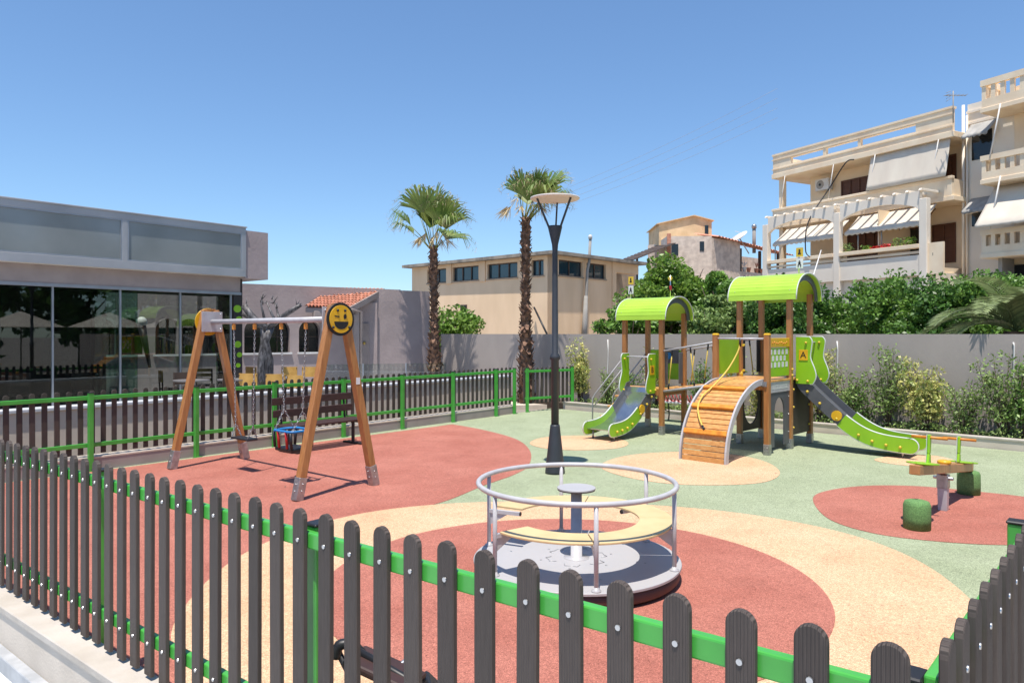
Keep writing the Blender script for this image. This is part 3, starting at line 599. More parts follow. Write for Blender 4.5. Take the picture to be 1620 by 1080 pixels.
for k, a_ in enumerate((-85,-25,35,95,155,215)):
    t = math.radians(a_); d_ = V((math.cos(t), math.sin(t), 0)); q = mc+d_*.79
    po = MB().tube([q+V((0,0,.15)), q+V((0,0,.75))], .017, 10).build("ring_post", M['ltgrey'], mg)
    MB().lathe([(.036,.15),(.036,.158),(.02,.165),(.018,.18)], q, 12).build("post_foot", M['ltgrey'], po)
    mb = MB(); mb.bar(q+V((0,0,.445)), mc+d_*.5+V((0,0,.445)), .03, .03)
    mb.hexa([q+V((0,0,.32))+V((-d_.y,d_.x,0))*.004, q+V((0,0,.32))-V((-d_.y,d_.x,0))*.004, mc+d_*.62+V((0,0,.425))-V((-d_.y,d_.x,0))*.004, mc+d_*.62+V((0,0,.425))+V((-d_.y,d_.x,0))*.004],
            [q+V((0,0,.44))+V((-d_.y,d_.x,0))*.004, q+V((0,0,.44))-V((-d_.y,d_.x,0))*.004, mc+d_*.6+V((0,0,.44))-V((-d_.y,d_.x,0))*.004, mc+d_*.6+V((0,0,.44))+V((-d_.y,d_.x,0))*.004])
    mb.build("seat_bracket", M['ltgrey'], mg)
    MB().tube([mc+d_*.5+V((0,0,.445)), mc+d_*.492+V((0,0,.445))], .018, 10).build("bracket_cap", M['black'], mg)
def arcseat(a0, a1, r0, r1):
    n = 18; A = [math.radians(a0+(a1-a0)*k/n) for k in range(n+1)]
    return [(mc.x+r1*math.cos(a), mc.y+r1*math.sin(a)) for a in A] + [(mc.x+r0*math.cos(a), mc.y+r0*math.sin(a)) for a in reversed(A)]
for a0, a1 in ((-143,-86),(-85.2,-4),(-3.2,76),(76.8,150)):
    MB().slab(arcseat(a0,a1,.5,.765), .463, .48).build("seat_board", M['seatwood'], mg, bevel=.004, seg=2)
MB().lathe([(.105,.15),(.105,.153),(.046,.156),(.044,.7)], mc, 24).build("centre_column", M['ltgrey'], mg)
MB().lathe([(.15,.7),(.155,.703),(.155,.712),(.15,.715),(0,.715)], mc, 36, smooth=False).build("turn_table", M['deck'], mg)
MB().lathe([(.152,.693),(.152,.7)], mc, 36).build("turn_table_rim", M['skirt'], mg)

# ---------------------------------------------------------------- seesaw and rubber stumps
s0 = V((4.03,7.28,.59)); s1 = V((5.55,8.83,.335)); dd = (s1-s0).normalized(); dh = V((dd.x,dd.y,0)).normalized(); dn = V((-dh.y,dh.x,0))
ss = thing("seesaw", "small wooden seesaw with orange handles on the red patch at right", "seesaw", (4.77,8.04,0))
MB().bar(s0, s1, .1, .1).build("beam", M['wood'], ss, bevel=.008)
mid = (s0+s1)/2
mb = MB(); mb.bar((4.77,8.04,.0),(4.77,8.04,.27),     .085,.085, w2=.1,h2=.1, up=dh); mb.build("pivot_post", M['ltgrey'], ss, bevel=.006)
mb = MB(); mb.bar((4.77,8.04,.25),(4.77,8.04,.40), .11,.11, up=dh); mb.tube([V((4.77,8.04,.36))-dn*.1, V((4.77,8.04,.36))+dn*.1], .02, 8); mb.build("pivot_bracket", M['steel'], ss, bevel=.005)
for t_, s_ in ((.13,1),(.87,-1)):
    c_ = s0.lerp(s1, t_); up_ = dn.cross(dd)*-1; up_ = up_ if up_.z > 0 else -up_
    seatp = MB(); n = 20
    pts = [c_ + dd*(.2*math.cos(2*math.pi*k/n)) + dn*(.15*math.sin(2*math.pi*k/n)) + up_*.062 for k in range(n)]
    seatp.add([p-up_*.007 for p in pts]+[p+up_*.007 for p in pts], [tuple(reversed(range(n))), tuple(range(n,2*n))]+[(i,(i+1)%n,(i+1)%n+n,i+n) for i in range(n)])
    seatp.build("seat_plate", M['lime'], ss, bevel=.003)
    hc = c_ + dd*.2*s_ + up_*.06
    mb = MB(); mb.bar(hc, hc+up_*.1, .025,.11, up=dd, h2=.06); mb.bar(hc+up_*.1, hc+up_*.3, .025,.06, up=dd, h2=.075); mb.build("handle_post", M['lime'], ss, bevel=.008)
    mb = MB(); mb.bar(hc+dd*.001-dd*.0+up_*.0+dn*.016, hc+up_*.3+dn*.016, .006,.085, up=dd); mb.build("handle_edge", M['edge'], ss, bevel=.002)
    MB().tube([hc+up_*.27-dn*.17, hc+up_*.27+dn*.17], .016, 10).build("handle_bar", M['orange'], ss)
MB().lathe([(.07,0),(.07,.025),(.05,.035)], mid+V((0,0,.055)), 14).build("centre_cap", M['yellow'], ss)
for c_, lb in ((V((4.05,7.27,.008)), "short green rubber stump under the near end of the seesaw"), (V((5.56,8.85,.008)), "green rubber stump under the far end of the seesaw")):
    mb = MB(); n = 26; prof = [(.124,0),(.126,.1),(.124,.235),(.11,.27),(.09,.278),(0,.278)]
    mb.lathe(prof, c_, n); o = mb.build("rubber_stump", M['rubgran']); tag(o, lb, "stump", "rubber bumper stumps by the seesaw")

# ---------------------------------------------------------------- climbing towers
A_ = V((.68,.73,0)).normalized(); B_ = V((-.73,.68,0)).normalized()
def post(root, p, z1, mt='wood', cap=False, w_=.088):
    # square post turned with the tower, galvanised foot
    q = V((p.x,p.y,0)); o = MB().bar(q+V((0,0,.1)), q+V((0,0,z1)), w_, w_, up=A_).build("post", M[mt], root, bevel=.007, seg=2)
    MB().bar(q+V((0,0,.004)), q+V((0,0,.17)), w_+.01, w_+.01, up=A_).build("post_shoe", M['steel'], o, bevel=.002)
    if cap: MB().bar(q+V((0,0,z1)), q+V((0,0,z1+.03)), w_+.014, w_+.014, up=A_, w2=w_-.02, h2=w_-.02).build("post_cap", M['yellow'], o, bevel=.006)
    b = MB()
    for s_ in (-1,1):
        for z_ in (.07,.12): b.ball(q-A_*.055+B_*.02*s_+V((0,0,z_)), .007)
    b.build("bolt", M['bolt'], o); return o
def arch_roof(root, p00, la, lb, ze, zr, cell):
    # p00 front-right post; roof axis along B_, arc across A_
    Fm = Matrix(((A_.x, B_.x, 0, p00.x),(A_.y, B_.y, 0, p00.y),(0,0,1,0),(0,0,0,1)))
    cx = cell/2; hw = la/2; n = 22
    def arc(hw_, zr_, z0): return [(cx-hw_*math.cos(math.pi*k/n), z0+(zr_-z0)*math.sin(math.pi*k/n)**.85) for k in range(n+1)]
    outer = arc(hw, zr, ze); inner = arc(hw-.025, zr-.022, ze)
    y0, y1 = cell/2-lb/2, cell/2+lb/2
    # slats: each a flat plank strip with a tiny groove, following the arc
    mb = MB(Fm)
    for k in range(n):
        a, b2 = V((outer[k][0],0,outer[k][1])), V((outer[k+1][0],0,outer[k+1][1])); c_, d_ = V((inner[k][0],0,inner[k][1])), V((inner[k+1][0],0,inner[k+1][1]))
        e = (b2-a)*.035; a2, b3 = a+e, b2-e
        vs = [(a2.x,y0,a2.z),(b3.x,y0,b3.z),(b3.x,y1,b3.z),(a2.x,y1,a2.z),(c_.x,y0,c_.z),(d_.x,y0,d_.z),(d_.x,y1,d_.z),(c_.x,y1,c_.z)]
        mb.add(vs, [(0,3,2,1),(4,5,6,7),(0,1,5,4),(1,2,6,5),(2,3,7,6),(3,0,4,7)])
    rf = mb.build("roof", M['limeroof'], root)
    # rims and dark inner arch boards
    for y_, nm in ((y0-.004,1),(y1+.004,1)):
        mb = MB(Fm); mb.tube([(x_, y_, z_) for x_, z_ in outer], .011, 6); mb.build("roof_rim", M['edge'], rf)
    for y_ in (y0+.06, y1-.085):
        mb = MB(Fm); o2 = arc(hw-.028, zr-.025, ze); i2 = arc(hw-.12, zr-.12, ze)
        for k in range(n):
            mb.hexa([(i2[k][0],y_,i2[k][1]),(i2[k+1][0],y_,i2[k+1][1]),(i2[k+1][0],y_+.025,i2[k+1][1]),(i2[k][0],y_+.025,i2[k][1])],
                    [(o2[k][0],y_,o2[k][1]),(o2[k+1][0],y_,o2[k+1][1]),(o2[k+1][0],y_+.025,o2[k+1][1]),(o2[k][0],y_+.025,o2[k][1])])
        mb.build("arch_board", M['dkpanel'], rf)
    b = MB(Fm)
    for y_ in (y0+.12, y1-.12):
        for k in (2, 5, 9): b.ball((outer[k][0], y_, outer[k][1]), .008)
    b.build("bolt", M['bolt'], rf)
    return rf, Fm, cx
def profile(L, zt, ze, n=18):
    # slide bed: short flat, steep run, curved run-out
    P = []
    for k in range(n+1):
        t = k/n; x = L*t
        if t < .06: z = zt
        else:
            z = ze + (zt-ze)*min(1, math.log(1+math.exp(5.5*(1-t/.6)))/5.5)
        P.append((x, z))
    return P
def strip(mb, P, up, dn_, y0, y1, i0=0, i1=None):
    i1 = len(P)-1 if i1 is None else i1
    tops = []; bots = []
    for i in range(i0, i1+1):
        a = P[max(i-1,0)]; b = P[min(i+1,len(P)-1)]; t = V((b[0]-a[0], 0, b[1]-a[1])).normalized(); nn = V((-t.z,0,t.x))
        tops.append((P[i][0]+nn.x*up, P[i][1]+nn.z*up)); bots.append((P[i][0]-nn.x*dn_, max(P[i][1]-nn.z*dn_, .03)))
    for k in range(len(tops)-1):
        mb.hexa([(bots[k][0],y0,bots[k][1]),(bots[k+1][0],y0,bots[k+1][1]),(bots[k+1][0],y1,bots[k+1][1]),(bots[k][0],y1,bots[k][1])],
                [(tops[k][0],y0,tops[k][1]),(tops[k+1][0],y0,tops[k+1][1]),(tops[k+1][0],y1,tops[k+1][1]),(tops[k][0],y1,tops[k][1])])
    return tops, bots
def slide(root, start, d, L, zt, w_, split, bed_lo, discs):
    d = V(d).normalized(); side = V((-d.y, d.x, 0))
    Fm = Matrix(((d.x, side.x, 0, start.x),(d.y, side.y, 0, start.y),(0,0,1,0),(0,0,0,1)))
    n = 26; P = profile(L, zt, .2, n)
    sl_ = MB(Fm); strip(sl_, P, 0, .015, -w_/2, w_/2); chute = sl_.build("slide_chute", bed_lo, root)
    k = int(n*split)
    for s_ in (-1, 1):
        y0, y1 = (s_*w_/2, s_*(w_/2+.022)) if s_ > 0 else (-(w_/2+.022), -w_/2)
        mb = MB(Fm); strip(mb, P, .11, .1, y0, y1, 0, k); up_ = mb.build("slide_side", M['dkpanel'], root); up_["label"] = "dark grey upper side of the slide"
        mb = MB(Fm); tp, bt = strip(mb, P, .12, .115, y0-.001, y1+.001, k, n)
        # rounded toe
        ex = P[-1][0]; ez = P[-1][1]
        toe = [(tp[-1][0], tp[-1][1])] + [(ex+.13*math.cos(a)*.9, (tp[-1][1]+bt[-1][1])/2+(tp[-1][1]-bt[-1][1])/2*math.sin(a)) for a in [math.pi/2-math.pi*q/10 for q in range(11)]] + [(bt[-1][0], bt[-1][1])]
        mb.prism(toe, y0-.001, y1+.001)
        lo = mb.build("slide_side", M['lime'], root); lo["label"] = "lime green lower side of the slide"
        outl = tp + toe[1:-1] + list(reversed(bt))
        mb = MB(Fm); yo = (y0+y1)/2; mb.tube([(p[0],yo,p[1]) for p in outl], .0135, 6); mb.build("side_edge", M['edge'], lo)
        kb = MB(Fm); yk = s_*(w_/2+.04)
        for q in (.12,.26,.4,.58,.7,.82,.93):
            i = int(n*q); kb.ball((P[i][0], yk, P[i][1]-.03), .024)
        kb.build("side_knob", M['knob'], root)
        if s_ in discs:
            i = k-1; mb = MB(Fm); mb.prism([(P[i][0]+.085*math.cos(2*math.pi*q/24), P[i][1]+.02+.085*math.sin(2*math.pi*q/24)) for q in range(24)], s_*(w_/2+.024), s_*(w_/2+.045))
            mb.build("joint_disc", M['yellow'], root)
    mb = MB(Fm)
    for s_ in (-1,1): mb.tube([(L-.12,s_*w_*.42,.0),(L-.12,s_*w_*.42,.16)], .018, 8)
    mb.build("slide_foot", M['steel'], root)
    return Fm
def guard(root, p, d, zt, h=.72, sign=None, flip=1, low=.1):
    # S-shaped lime panel standing beside the slide mouth
    d = V(d).normalized(); side = V((-d.y, d.x, 0)); Fm = Matrix(((d.x, side.x, 0, p.x),(d.y, side.y, 0, p.y),(0,0,1,0),(0,0,0,1)))
    z0 = zt-low; z1 = zt+h
    right = spline([V((.27,0,z1)),V((.315,0,z1-.07)),V((.3,0,z1-.22)),V((.29,0,z1-.36)),V((.36,0,z1-.55)),V((.38,0,z1-.68)),V((.33,0,z0+.01)),V((.28,0,z0))], 5, closed=False)
    pol = [(.045,z0),(.045,z1)] + [(q.x,q.z) for q in right]
    pn = MB(Fm).prism(pol, -.011, .011).build("guard_panel", M['lime'], root, bevel=.002)
    MB(Fm).tube([(a,0,b) for a,b in pol[1:]], .0125, 6).build("panel_edge", M['edge'], pn)
    kb = MB(Fm)
    for a,b in ((.22,z1-.1),(.25,z0+.05),(.07,z0+.06)):
        for y_ in (-.024,.024): kb.ball((a,y_,b), .022)
    kb.build("panel_knob", M['knob'], pn)
    if sign:
        for s_ in (-1,1):
            mb = MB(Fm); mb.box(.1,.25,s_*.013-.002 if s_>0 else -.02,.02 if s_>0 else -.012,z1-.4,z1-.22) if s_<0 else mb.box(.1,.25,.012,.02,z1-.4,z1-.22)
            pl = mb.build("letter_plate", M['yellow'], pn, bevel=.002)
            mb = MB(Fm); T = Matrix(((s_*-1,0,0,.175),(0,0,s_*1.0,s_*.0215),(0,1,0,z1-.31),(0,0,0,1)))
            text_into(mb, sign, .15, T); mb.build("letter", M['black'], pl)
    return pn
CS = .9
BT = V((4.73,12.38,0))                       # front right post of the roofed cell
tw = thing("climbing_tower", "tall wooden play tower with lime arched roof, arched plank ramp and right hand slide", "play tower", BT)
F0 = BT-A_*CS; F1 = F0+B_*CS; P1_ = BT+B_*CS; P2_ = BT+A_*CS; P3_ = P2_+B_*CS
post(tw, BT, 2.6); post(tw, P1_, 2.6); post(tw, P2_, 2.66); post(tw, P3_, 2.66)
post(tw, F0, 1.93, cap=True); post(tw, F1, 1.93, cap=True)
rf, Fr, cx = arch_roof(tw, BT, 1.16, 1.22, 2.53, 3.0, CS)
def signpole(root, Fm, x, y, z, kind):
    MB(Fm).tube([(x,y,z-.02),(x,y,z+.46)], .012, 6).build("sign_pole", M['bolt'], root)
    if kind == 'plates':
        mb = MB(Fm); mb.box(x-.014,x+.0,y-.075,y+.045,z+.3,z+.46); a = mb.build("yellow_plate", M['knob'], root)
        mb = MB(Fm); mb.box(x-.017,x-.0145,y-.04,y+.01,z+.34,z+.37); mb.box(x-.017,x-.0145,y-.03,y+.0,z+.37,z+.43); mb.build("plate_symbol", M['black'], a)
        mb = MB(Fm); mb.box(x-.014,x+.0,y-.075,y+.045,z+.1,z+.27); a = mb.build("white_plate", M['sign'], root)
        mb = MB(Fm); mb.prism([(x-.0145,z+.13)]*0+[(y*0,0)]*0 or [(0,0),(0,0),(0,0)], 0, 0) if False else None
        mb.ball((x-.016,y-.015,z+.225), .013, n=8, m=4); mb.box(x-.018,x-.0145,y-.035,y+.005,z+.16,z+.21); mb.box(x-.018,x-.0145,y-.045,y-.03,z+.12,z+.165); mb.box(x-.018,x-.0145,y-.0,y+.015,z+.12,z+.165); mb.build("plate_symbol", M['black'], a)
    else:
        mb = MB(Fm); mb.prism([(x+.045*math.cos(a), z+.21+.05*math.sin(a)) for a in [2*math.pi*q/10 for q in range(10)]], y-.012, y+.0)
        mb.build("red_plate", M['red'], root)
        mb = MB(Fm); mb.add([(x-.01,y,z+.46),(x-.01,y-.05,z+.4),(x-.01,y,z+.33),(x-.01,y+.05,z+.4),(x+.005,y,z+.46),(x+.005,y-.05,z+.4),(x+.005,y,z+.33),(x+.005,y+.05,z+.4)],[(0,1,2,3),(7,6,5,4),(0,4,5,1),(1,5,6,2),(2,6,7,3),(3,7,4,0)])
        mb.build("yellow_plate", M['knob'], root)
signpole(tw, Fr, cx, .02, 2.995, 'plates')
ZD = 1.2
Fc = Matrix(((A_.x, B_.x, 0, F0.x),(A_.y, B_.y, 0, F0.y),(0,0,1,0),(0,0,0,1)))       # local x = A_, y = B_, origin front-right short post
mb = MB(Fc)
for k in range(16): mb.box(-.02+k*.115, .09+k*.115, -.03, CS+.03, ZD-.035, ZD)
mb.build("deck", M['plank'], tw, bevel=.004)
mb = MB(Fc)
for y_ in (-.0, CS): mb.box(.05,1.75,y_-.028,y_+.028,ZD-.16,ZD-.037) if y_ else None
mb.box(-.03,.03,.046,CS-.046,ZD-.16,ZD-.037); mb.build("deck_beam", M['wood'], tw, bevel=.004)
mb = MB(Fc); mb.bar((-.055,.035,ZD-.1),(-.055,.035,ZD-.02),.1,.02,up=(1,0,0)); mb.build("bracket", M['steel'], tw)
mb = MB(Fc); mb.tube([(-.0,.04,1.87),(-.0,CS-.04,1.87)], .017, 10); mb.build("top_rail", M['ltgrey'], tw)
# embossed grey sign plate and arch panel between the right hand posts
pl = MB(Fc).box(.048,CS-.048,-.02,.0,ZD-.21,ZD-.03).build("name_plate", M['ltgrey'], tw, bevel=.002)
mb = MB(Fc)
rr2 = random.Random(4)
xx = .13
while xx < .72:
    hgt = .07; wd = rr2.choice((.03,.04,.045)); mb.box(xx,xx+.012,-.023,-.0205,ZD-.155,ZD-.155+hgt); mb.box(xx+.012,xx+wd,-.023,-.0205,ZD-.155+hgt-.012,ZD-.155+hgt); mb.box(xx+.012,xx+wd,-.023,-.0205,ZD-.155,ZD-.143); xx += wd+.018
mb.build("plate_relief", M['edge'], pl)
def archpanel(F_, x0, x1, y0, y1, z0, z1, aw, az, mt, nm):
    cx_ = (x0+x1)/2; ah = aw/2
    mb = MB(F_); n = 14
    arc = [(cx_-ah*math.cos(math.pi*k/n), az+ah*1.2*math.sin(math.pi*k/n)) for k in range(n+1)]
    mb.box(x0,cx_-ah,y0,y1,z0,z1); mb.box(cx_+ah,x1,y0,y1,z0,z1)
    for k in range(n):
        a, b = arc[k], arc[k+1]
        mb.hexa([(a[0],y0,a[1]),(b[0],y0,b[1]),(b[0],y1,b[1]),(a[0],y1,a[1])],[(a[0],y0,z1),(b[0],y0,z1),(b[0],y1,z1),(a[0],y1,z1)])
    return mb.build(nm, mt, tw)
archpanel(Fc, .048, CS-.048, -.012, .012, .1, ZD-.215, .4, .66, M['dkpanel'], "arch_panel")
b = MB(Fc)
for x_ in (.08,CS-.08):
    for z_ in (.3,.6,.9): b.ball((x_,-.016,z_), .011)
b.build("bolt", M['bolt'], tw)
# dark lower panels of the roofed cell
MB(Fc).box(CS+.048,2*CS-.048,-.012,.012,.22,ZD-.04).build("lower_panel", M['brpanel'], tw)
b = MB(Fc)
for x_ in (CS+.1,2*CS-.1):
    for z_ in (.35,.7,1.0): b.ball((x_,-.024,z_), .02)
b.build("panel_knob", M['knob'], tw)
def holepanel(F_, x0,x1,y0,y1,z0,z1,hx,hz,hr,hr2,mt,nm):
    n = 32; out = []; inn = []
    for k in range(n):
        t = 2*math.pi*(k+.5)/n; c_, s_ = math.cos(t), math.sin(t)
        q = min(((x1-hx) if c_ > 0 else (hx-x0))/max(abs(c_),1e-6), ((z1-hz) if s_ > 0 else (hz-z0))/max(abs(s_),1e-6))
        out.append((hx+c_*q, hz+s_*q)); inn.append((hx+hr*c_, hz+hr2*s_))
    mb = MB(F_)
    for k in range(n):
        k2 = (k+1) % n
        mb.hexa([(inn[k][0],y0,inn[k][1]),(inn[k2][0],y0,inn[k2][1]),(inn[k2][0],y1,inn[k2][1]),(inn[k][0],y1,inn[k][1])],
                [(out[k][0],y0,out[k][1]),(out[k2][0],y0,out[k2][1]),(out[k2][0],y1,out[k2][1]),(out[k][0],y1,out[k][1])])
    return mb.build(nm, mt, tw)
holepanel(Fc, CS+.048, 2*CS-.048, CS-.012, CS+.012, .2, ZD-.04, CS+.45, .67, .3, .36, M['brpanel'], "round_hole_panel")
# upper panels
up1 = MB(Fc).box(.05,CS-.05,CS-.011,CS+.011,ZD+.06,1.86).build("side_panel", M['lime'], tw, bevel=.01)
ck = MB(Fc).box(.05,CS-.05,-.011,.011,ZD+.05,1.72).build("checker_panel", M['lime'], tw, bevel=.004)
mb = MB(Fc)
for r_ in range(3):
    for c_ in range(5):
        x_ = .075+c_*.155-(.0 if r_ != 1 else -.075)
        if x_ > .75: continue
        z_ = 1.40+r_*.105; mb.box(x_,x_+.085,-.014,.014,z_,z_+.085)
mb.build("checker_tile", M['sign'], ck)
lb = MB(Fc).box(.05,CS-.05,-.02,.02,1.73,1.88).build("carved_board", M['yellow'], tw, bevel=.006)
mb = MB(Fc)
for k in range(9): mb.ball((.16+k*.07,-.021,1.8+.012*math.sin(k*1.7)), .016, n=8, m=4)
mb.build("board_relief", M['orange'], lb)
# back board of the roofed cell with rounded opening flanks
for y_ in (.12, CS-.12): 
    MB(Fc).box(2*CS-.011,2*CS+.011,y_-.07,y_+.07,ZD+.04,1.86).build("flank_panel", M['dkpanel'], tw, bevel=.02, seg=2)
for x_ in (CS+.13, 2*CS-.13):
    MB(Fc).box(x_-.075,x_+.075,CS-.011,CS+.011,ZD+.04,1.84).build("flank_panel", M['brpanel'], tw, bevel=.02, seg=2)
kb = MB(Fc)
for x_ in (CS,2*CS):
    for z_ in (1.3,1.75): kb.tube([(x_-.02,CS-.07,z_),(x_+.03,CS-.07,z_)], .022, 8)
for z_ in (1.25,1.35): kb.ball((CS-.02,-.055,z_), .02)
kb.ball((CS-.01,CS-.03,ZD+.04), .04, (1,1,1.4))
kb.build("panel_knob", M['knob'], tw)
# arched plank ramp
Fq = Matrix(((-A_.x, B_.x, 0, F0.x),(-A_.y, B_.y, 0, F0.y),(0,0,1,0),(0,0,0,1)))      # local x = towards the yard
RL = 1.3
arcp = [(.0+RL*math.sin(t), ZD*math.cos(t)**.92 if math.cos(t) > 0 else 0) for t in [math.pi/2*k/26 for k in range(27)]]
def arcpt(t): 
    a = math.pi/2*t; return V((RL*math.sin(a), 0, (ZD-.005)*max(math.cos(a),0)))
ts = [k/22 for k in range(23)]
mb = MB(Fq)
for k in range(22):
    a, b_ = arcpt(ts[k]+.003), arcpt(ts[k+1]-.003); t_ = (b_-a).normalized(); n_ = V((t_.z,0,-t_.x))
    n_ = -n_ if n_.z < 0 else n_
    mb.hexa([(a.x-n_.x*.028,.1,a.z-n_.z*.028),(b_.x-n_.x*.028,.1,b_.z-n_.z*.028),(b_.x-n_.x*.028,CS-.1,b_.z-n_.z*.028),(a.x-n_.x*.028,CS-.1,a.z-n_.z*.028)],
            [(a.x,.1,a.z),(b_.x,.1,b_.z),(b_.x,CS-.1,b_.z),(a.x,CS-.1,a.z)])
mb.build("ramp_plank", M['plank'], tw, bevel=.003)
for q in (.30,.53,.76):
    a = arcpt(q); b_ = arcpt(q+.02); t_ = (b_-a).normalized(); n_ = V((-t_.z,0,t_.x)); n_ = -n_ if n_.z < 0 else n_
    mb = MB(Fq); o_ = a+n_*.026; mb.bar((o_.x,.085,o_.z),(o_.x,CS-.1,o_.z), .075, .052, up=n_)
    mb.build("ramp_step", M['orange'], tw, bevel=.006)
for y_ in (.055, CS-.085):
    mb = MB(Fq); n = 30
    pts = [arcpt(k/n) for k in range(n+1)]
    for k in range(n):
        def off(i, d_):
            t_ = (pts[min(i+1,n)]-pts[max(i-1,0)]).normalized(); nn = V((-t_.z,0,t_.x)); nn = -nn if (nn.z < 0 or nn.x < -.01) else nn; return pts[i]+nn*d_
        a0,a1,b0,b1 = off(k,-.07),off(k,.022),off(k+1,-.07),off(k+1,.022)
        mb.hexa([(a0.x,y_,max(a0.z,.0)),(b0.x,y_,max(b0.z,0)),(b0.x,y_+.03,max(b0.z,0)),(a0.x,y_+.03,max(a0.z,0))],[(a1.x,y_,a1.z),(b1.x,y_,b1.z),(b1.x,y_+.03,b1.z),(a1.x,y_+.03,a1.z)])
    mb.build("ramp_side_rail", M['ltgrey'], tw)
# climbing rope over the ramp
rp = [(.0,.46,1.86),(.03,.47,1.7),(.14,.52,1.5),(.3,.58,1.31)]
q = [arcpt(t_) for t_ in (.3,.42,.54,.64,.72)]
ys = (.64,.69,.68,.6,.5)
path = spline([V(p) for p in rp] + [V((a.x+.035,y_,a.z+.03)) for a,y_ in zip(q,ys)], 6, closed=False)
MB(Fq).tube(path, .0135, 8).build("climbing_rope", M['rope'], tw)
e0 = path[-1]; MB(Fq).tube([e0, e0+V((.03,-.05,-.05))], .019, 8).build("rope_end", M['black'], tw)
MB(Fq).tube([path[0]+V((0,0,.02)), path[0]-V((-.01,0,.12))], .019, 8).build("rope_sleeve", M['black'], tw)
# right hand slide
sp0 = (BT+P2_)/2
slide(tw, sp0+(-B_)*.03, -B_, 1.78, ZD-.01, .5, .44, M['dkpanel'], (-1,))
guard(tw, BT+A_*.16, -B_, ZD, .7, sign="A"); guard(tw, P2_-A_*.14, -B_, ZD, .7)
MB().tube([BT+A_*.16-B_*.14+V((0,0,1.8)), P2_-A_*.14-B_*.14+V((0,0,1.8))], .015, 8).build("slide_bar", M['ltgrey'], tw)

# small tower
S = .85; ST = P1_+B_*1.6
st_ = thing("climbing_tower", "small wooden play tower with lime roof and short shiny slide, left of the tall one", "play tower", ST)
T0 = ST; T1 = ST+B_*S; T2 = ST+A_*S; T3 = T2+B_*S
for p_ in (T0,T1): post(st_, p_, 2.3)
for p_ in (T2,T3): post(st_, p_, 2.36)
rf2, Fr2, cx2 = arch_roof(st_, ST, 1.08, 1.14, 2.22, 2.68, S)
signpole(st_, Fr2, cx2, 1.0, 2.675, 'plates'); signpole(st_, Fr2, cx2+.1, .12, 2.66, 'flower')
Fs = Matrix(((A_.x, B_.x, 0, ST.x),(A_.y, B_.y, 0, ST.y),(0,0,1,0),(0,0,0,1)))
ZS = .9
mb = MB(Fs)
for k in range(8): mb.box(-.03+k*.114, .08+k*.114, -.03, S+.03, ZS-.035, ZS)
mb.build("deck", M['plank'], st_, bevel=.004)
mb = MB(Fs)
for y_ in (0, S): mb.box(.046,S-.046,y_-.028,y_+.028,ZS-.15,ZS-.037)
mb.box(-.028,.028,.046,S-.046,ZS-.15,ZS-.037); mb.build("deck_beam", M['wood'], st_, bevel=.004)
pb_ = MB(Fs).box(S-.012,S+.012,.06,S-.06,ZS+.12,ZS+.72).build("back_panel", M['lime'], st_, bevel=.02)
tp_ = MB(Fs).box(S-.03,S-.012,.2,S-.3,ZS+.5,ZS+.68).build("blue_play_plate", M['blue'], pb_, bevel=.02)
MB(Fs).box(S-.035,S-.031,.1,.55,ZS+.45,ZS+.76).build("play_board", M['dkpanel'], pb_, bevel=.02)
MB(Fs).tube([(S-.05,.33,ZS+.6),(S-.036,.33,ZS+.6)], .07, 14).build("turn_knob", M['blue'], pb_)
for x_ in (.15, S-.13): MB(Fs).box(x_-.075,x_+.075,-.011,.011,ZS+.05,ZS+.68).build("flank_panel", M['dkpanel'], st_, bevel=.02, seg=2)
slide(st_, (T0+T1)/2-A_*.03, -A_, 1.42, ZS, .56, .40, M['stainless'], (-1,1))
guard(st_, T0+B_*.12, -A_, ZS, .66, sign="B"); guard(st_, T1-B_*.12, -A_, ZS, .66)
MB().tube([T0-A_*.12+B_*.12+V((0,0,ZS+.6)), T1-A_*.12-B_*.12+V((0,0,ZS+.6))], .014, 8).build("slide_bar", M['ltgrey'], st_)
# ladder rails on the far left side
mb = MB()
for off in (.06, S-.06):
    p_ = T1+A_*off+B_*.03; f_ = p_+B_*.75
    for dz in (.62,.42): mb.tube([p_+V((0,0,ZS+dz)), f_+V((0,0,dz+.08)), f_+B_*.07+V((0,0,dz-.02)), f_+B_*.08+V((0,0,.0))] if dz > .5 else [p_+V((0,0,ZS+dz)), f_+B_*.05+V((0,0,dz-.0))], .015, 8)
mb.build("ladder_rail", M['ltgrey'], st_)
for k in range(3):
    z_ = ZS-.22*(k+1); q_ = T1+B_*(.03+.19*(k+1)); MB().bar(q_+A_*.06+V((0,0,z_)), q_+A_*(S-.06)+V((0,0,z_)), .14, .035).build("ladder_step", M['plank'], st_, bevel=.004)
# rope bridge to the tall tower: a thing of its own hung between both
br = thing("rope_bridge", "short sloping rope bridge with grey tube rails linking the two play towers", "bridge", (ST+P1_)/2)
for s_, (a_, b_) in enumerate(((T0,P1_),(T2,P3_))):
    a2, b2 = a_-B_*.05, b_+B_*.05
    MB().tube([a2+V((0,0,1.62)), b2+V((0,0,1.87))], .019, 10).build("bridge_rail", M['ltgrey'], br)
    MB().tube([a2+V((0,0,.84)), b2+V((0,0,1.1))], .024, 10).build("bridge_tube", M['ltgrey'], br)
    for k in range(4):
        t = (k+.5)/4; top = a2.lerp(b2,t)+V((0,0,1.62+.25*t)); bot = a2.lerp(b2,t+(.06 if k % 2 else -.06))+V((0,0,.86+.26*t))
        rp_ = MB().tube([top, top.lerp(bot,.5), bot], .011, 6).build("bridge_rope", M['rope'], br)
        mb = MB(); mb.tube([top+V((0,0,.01)), top.lerp(bot,.16)], .016, 6); mb.tube([bot, bot.lerp(top,.14)], .016, 6); mb.build("rope_sleeve", M['black'], rp_)
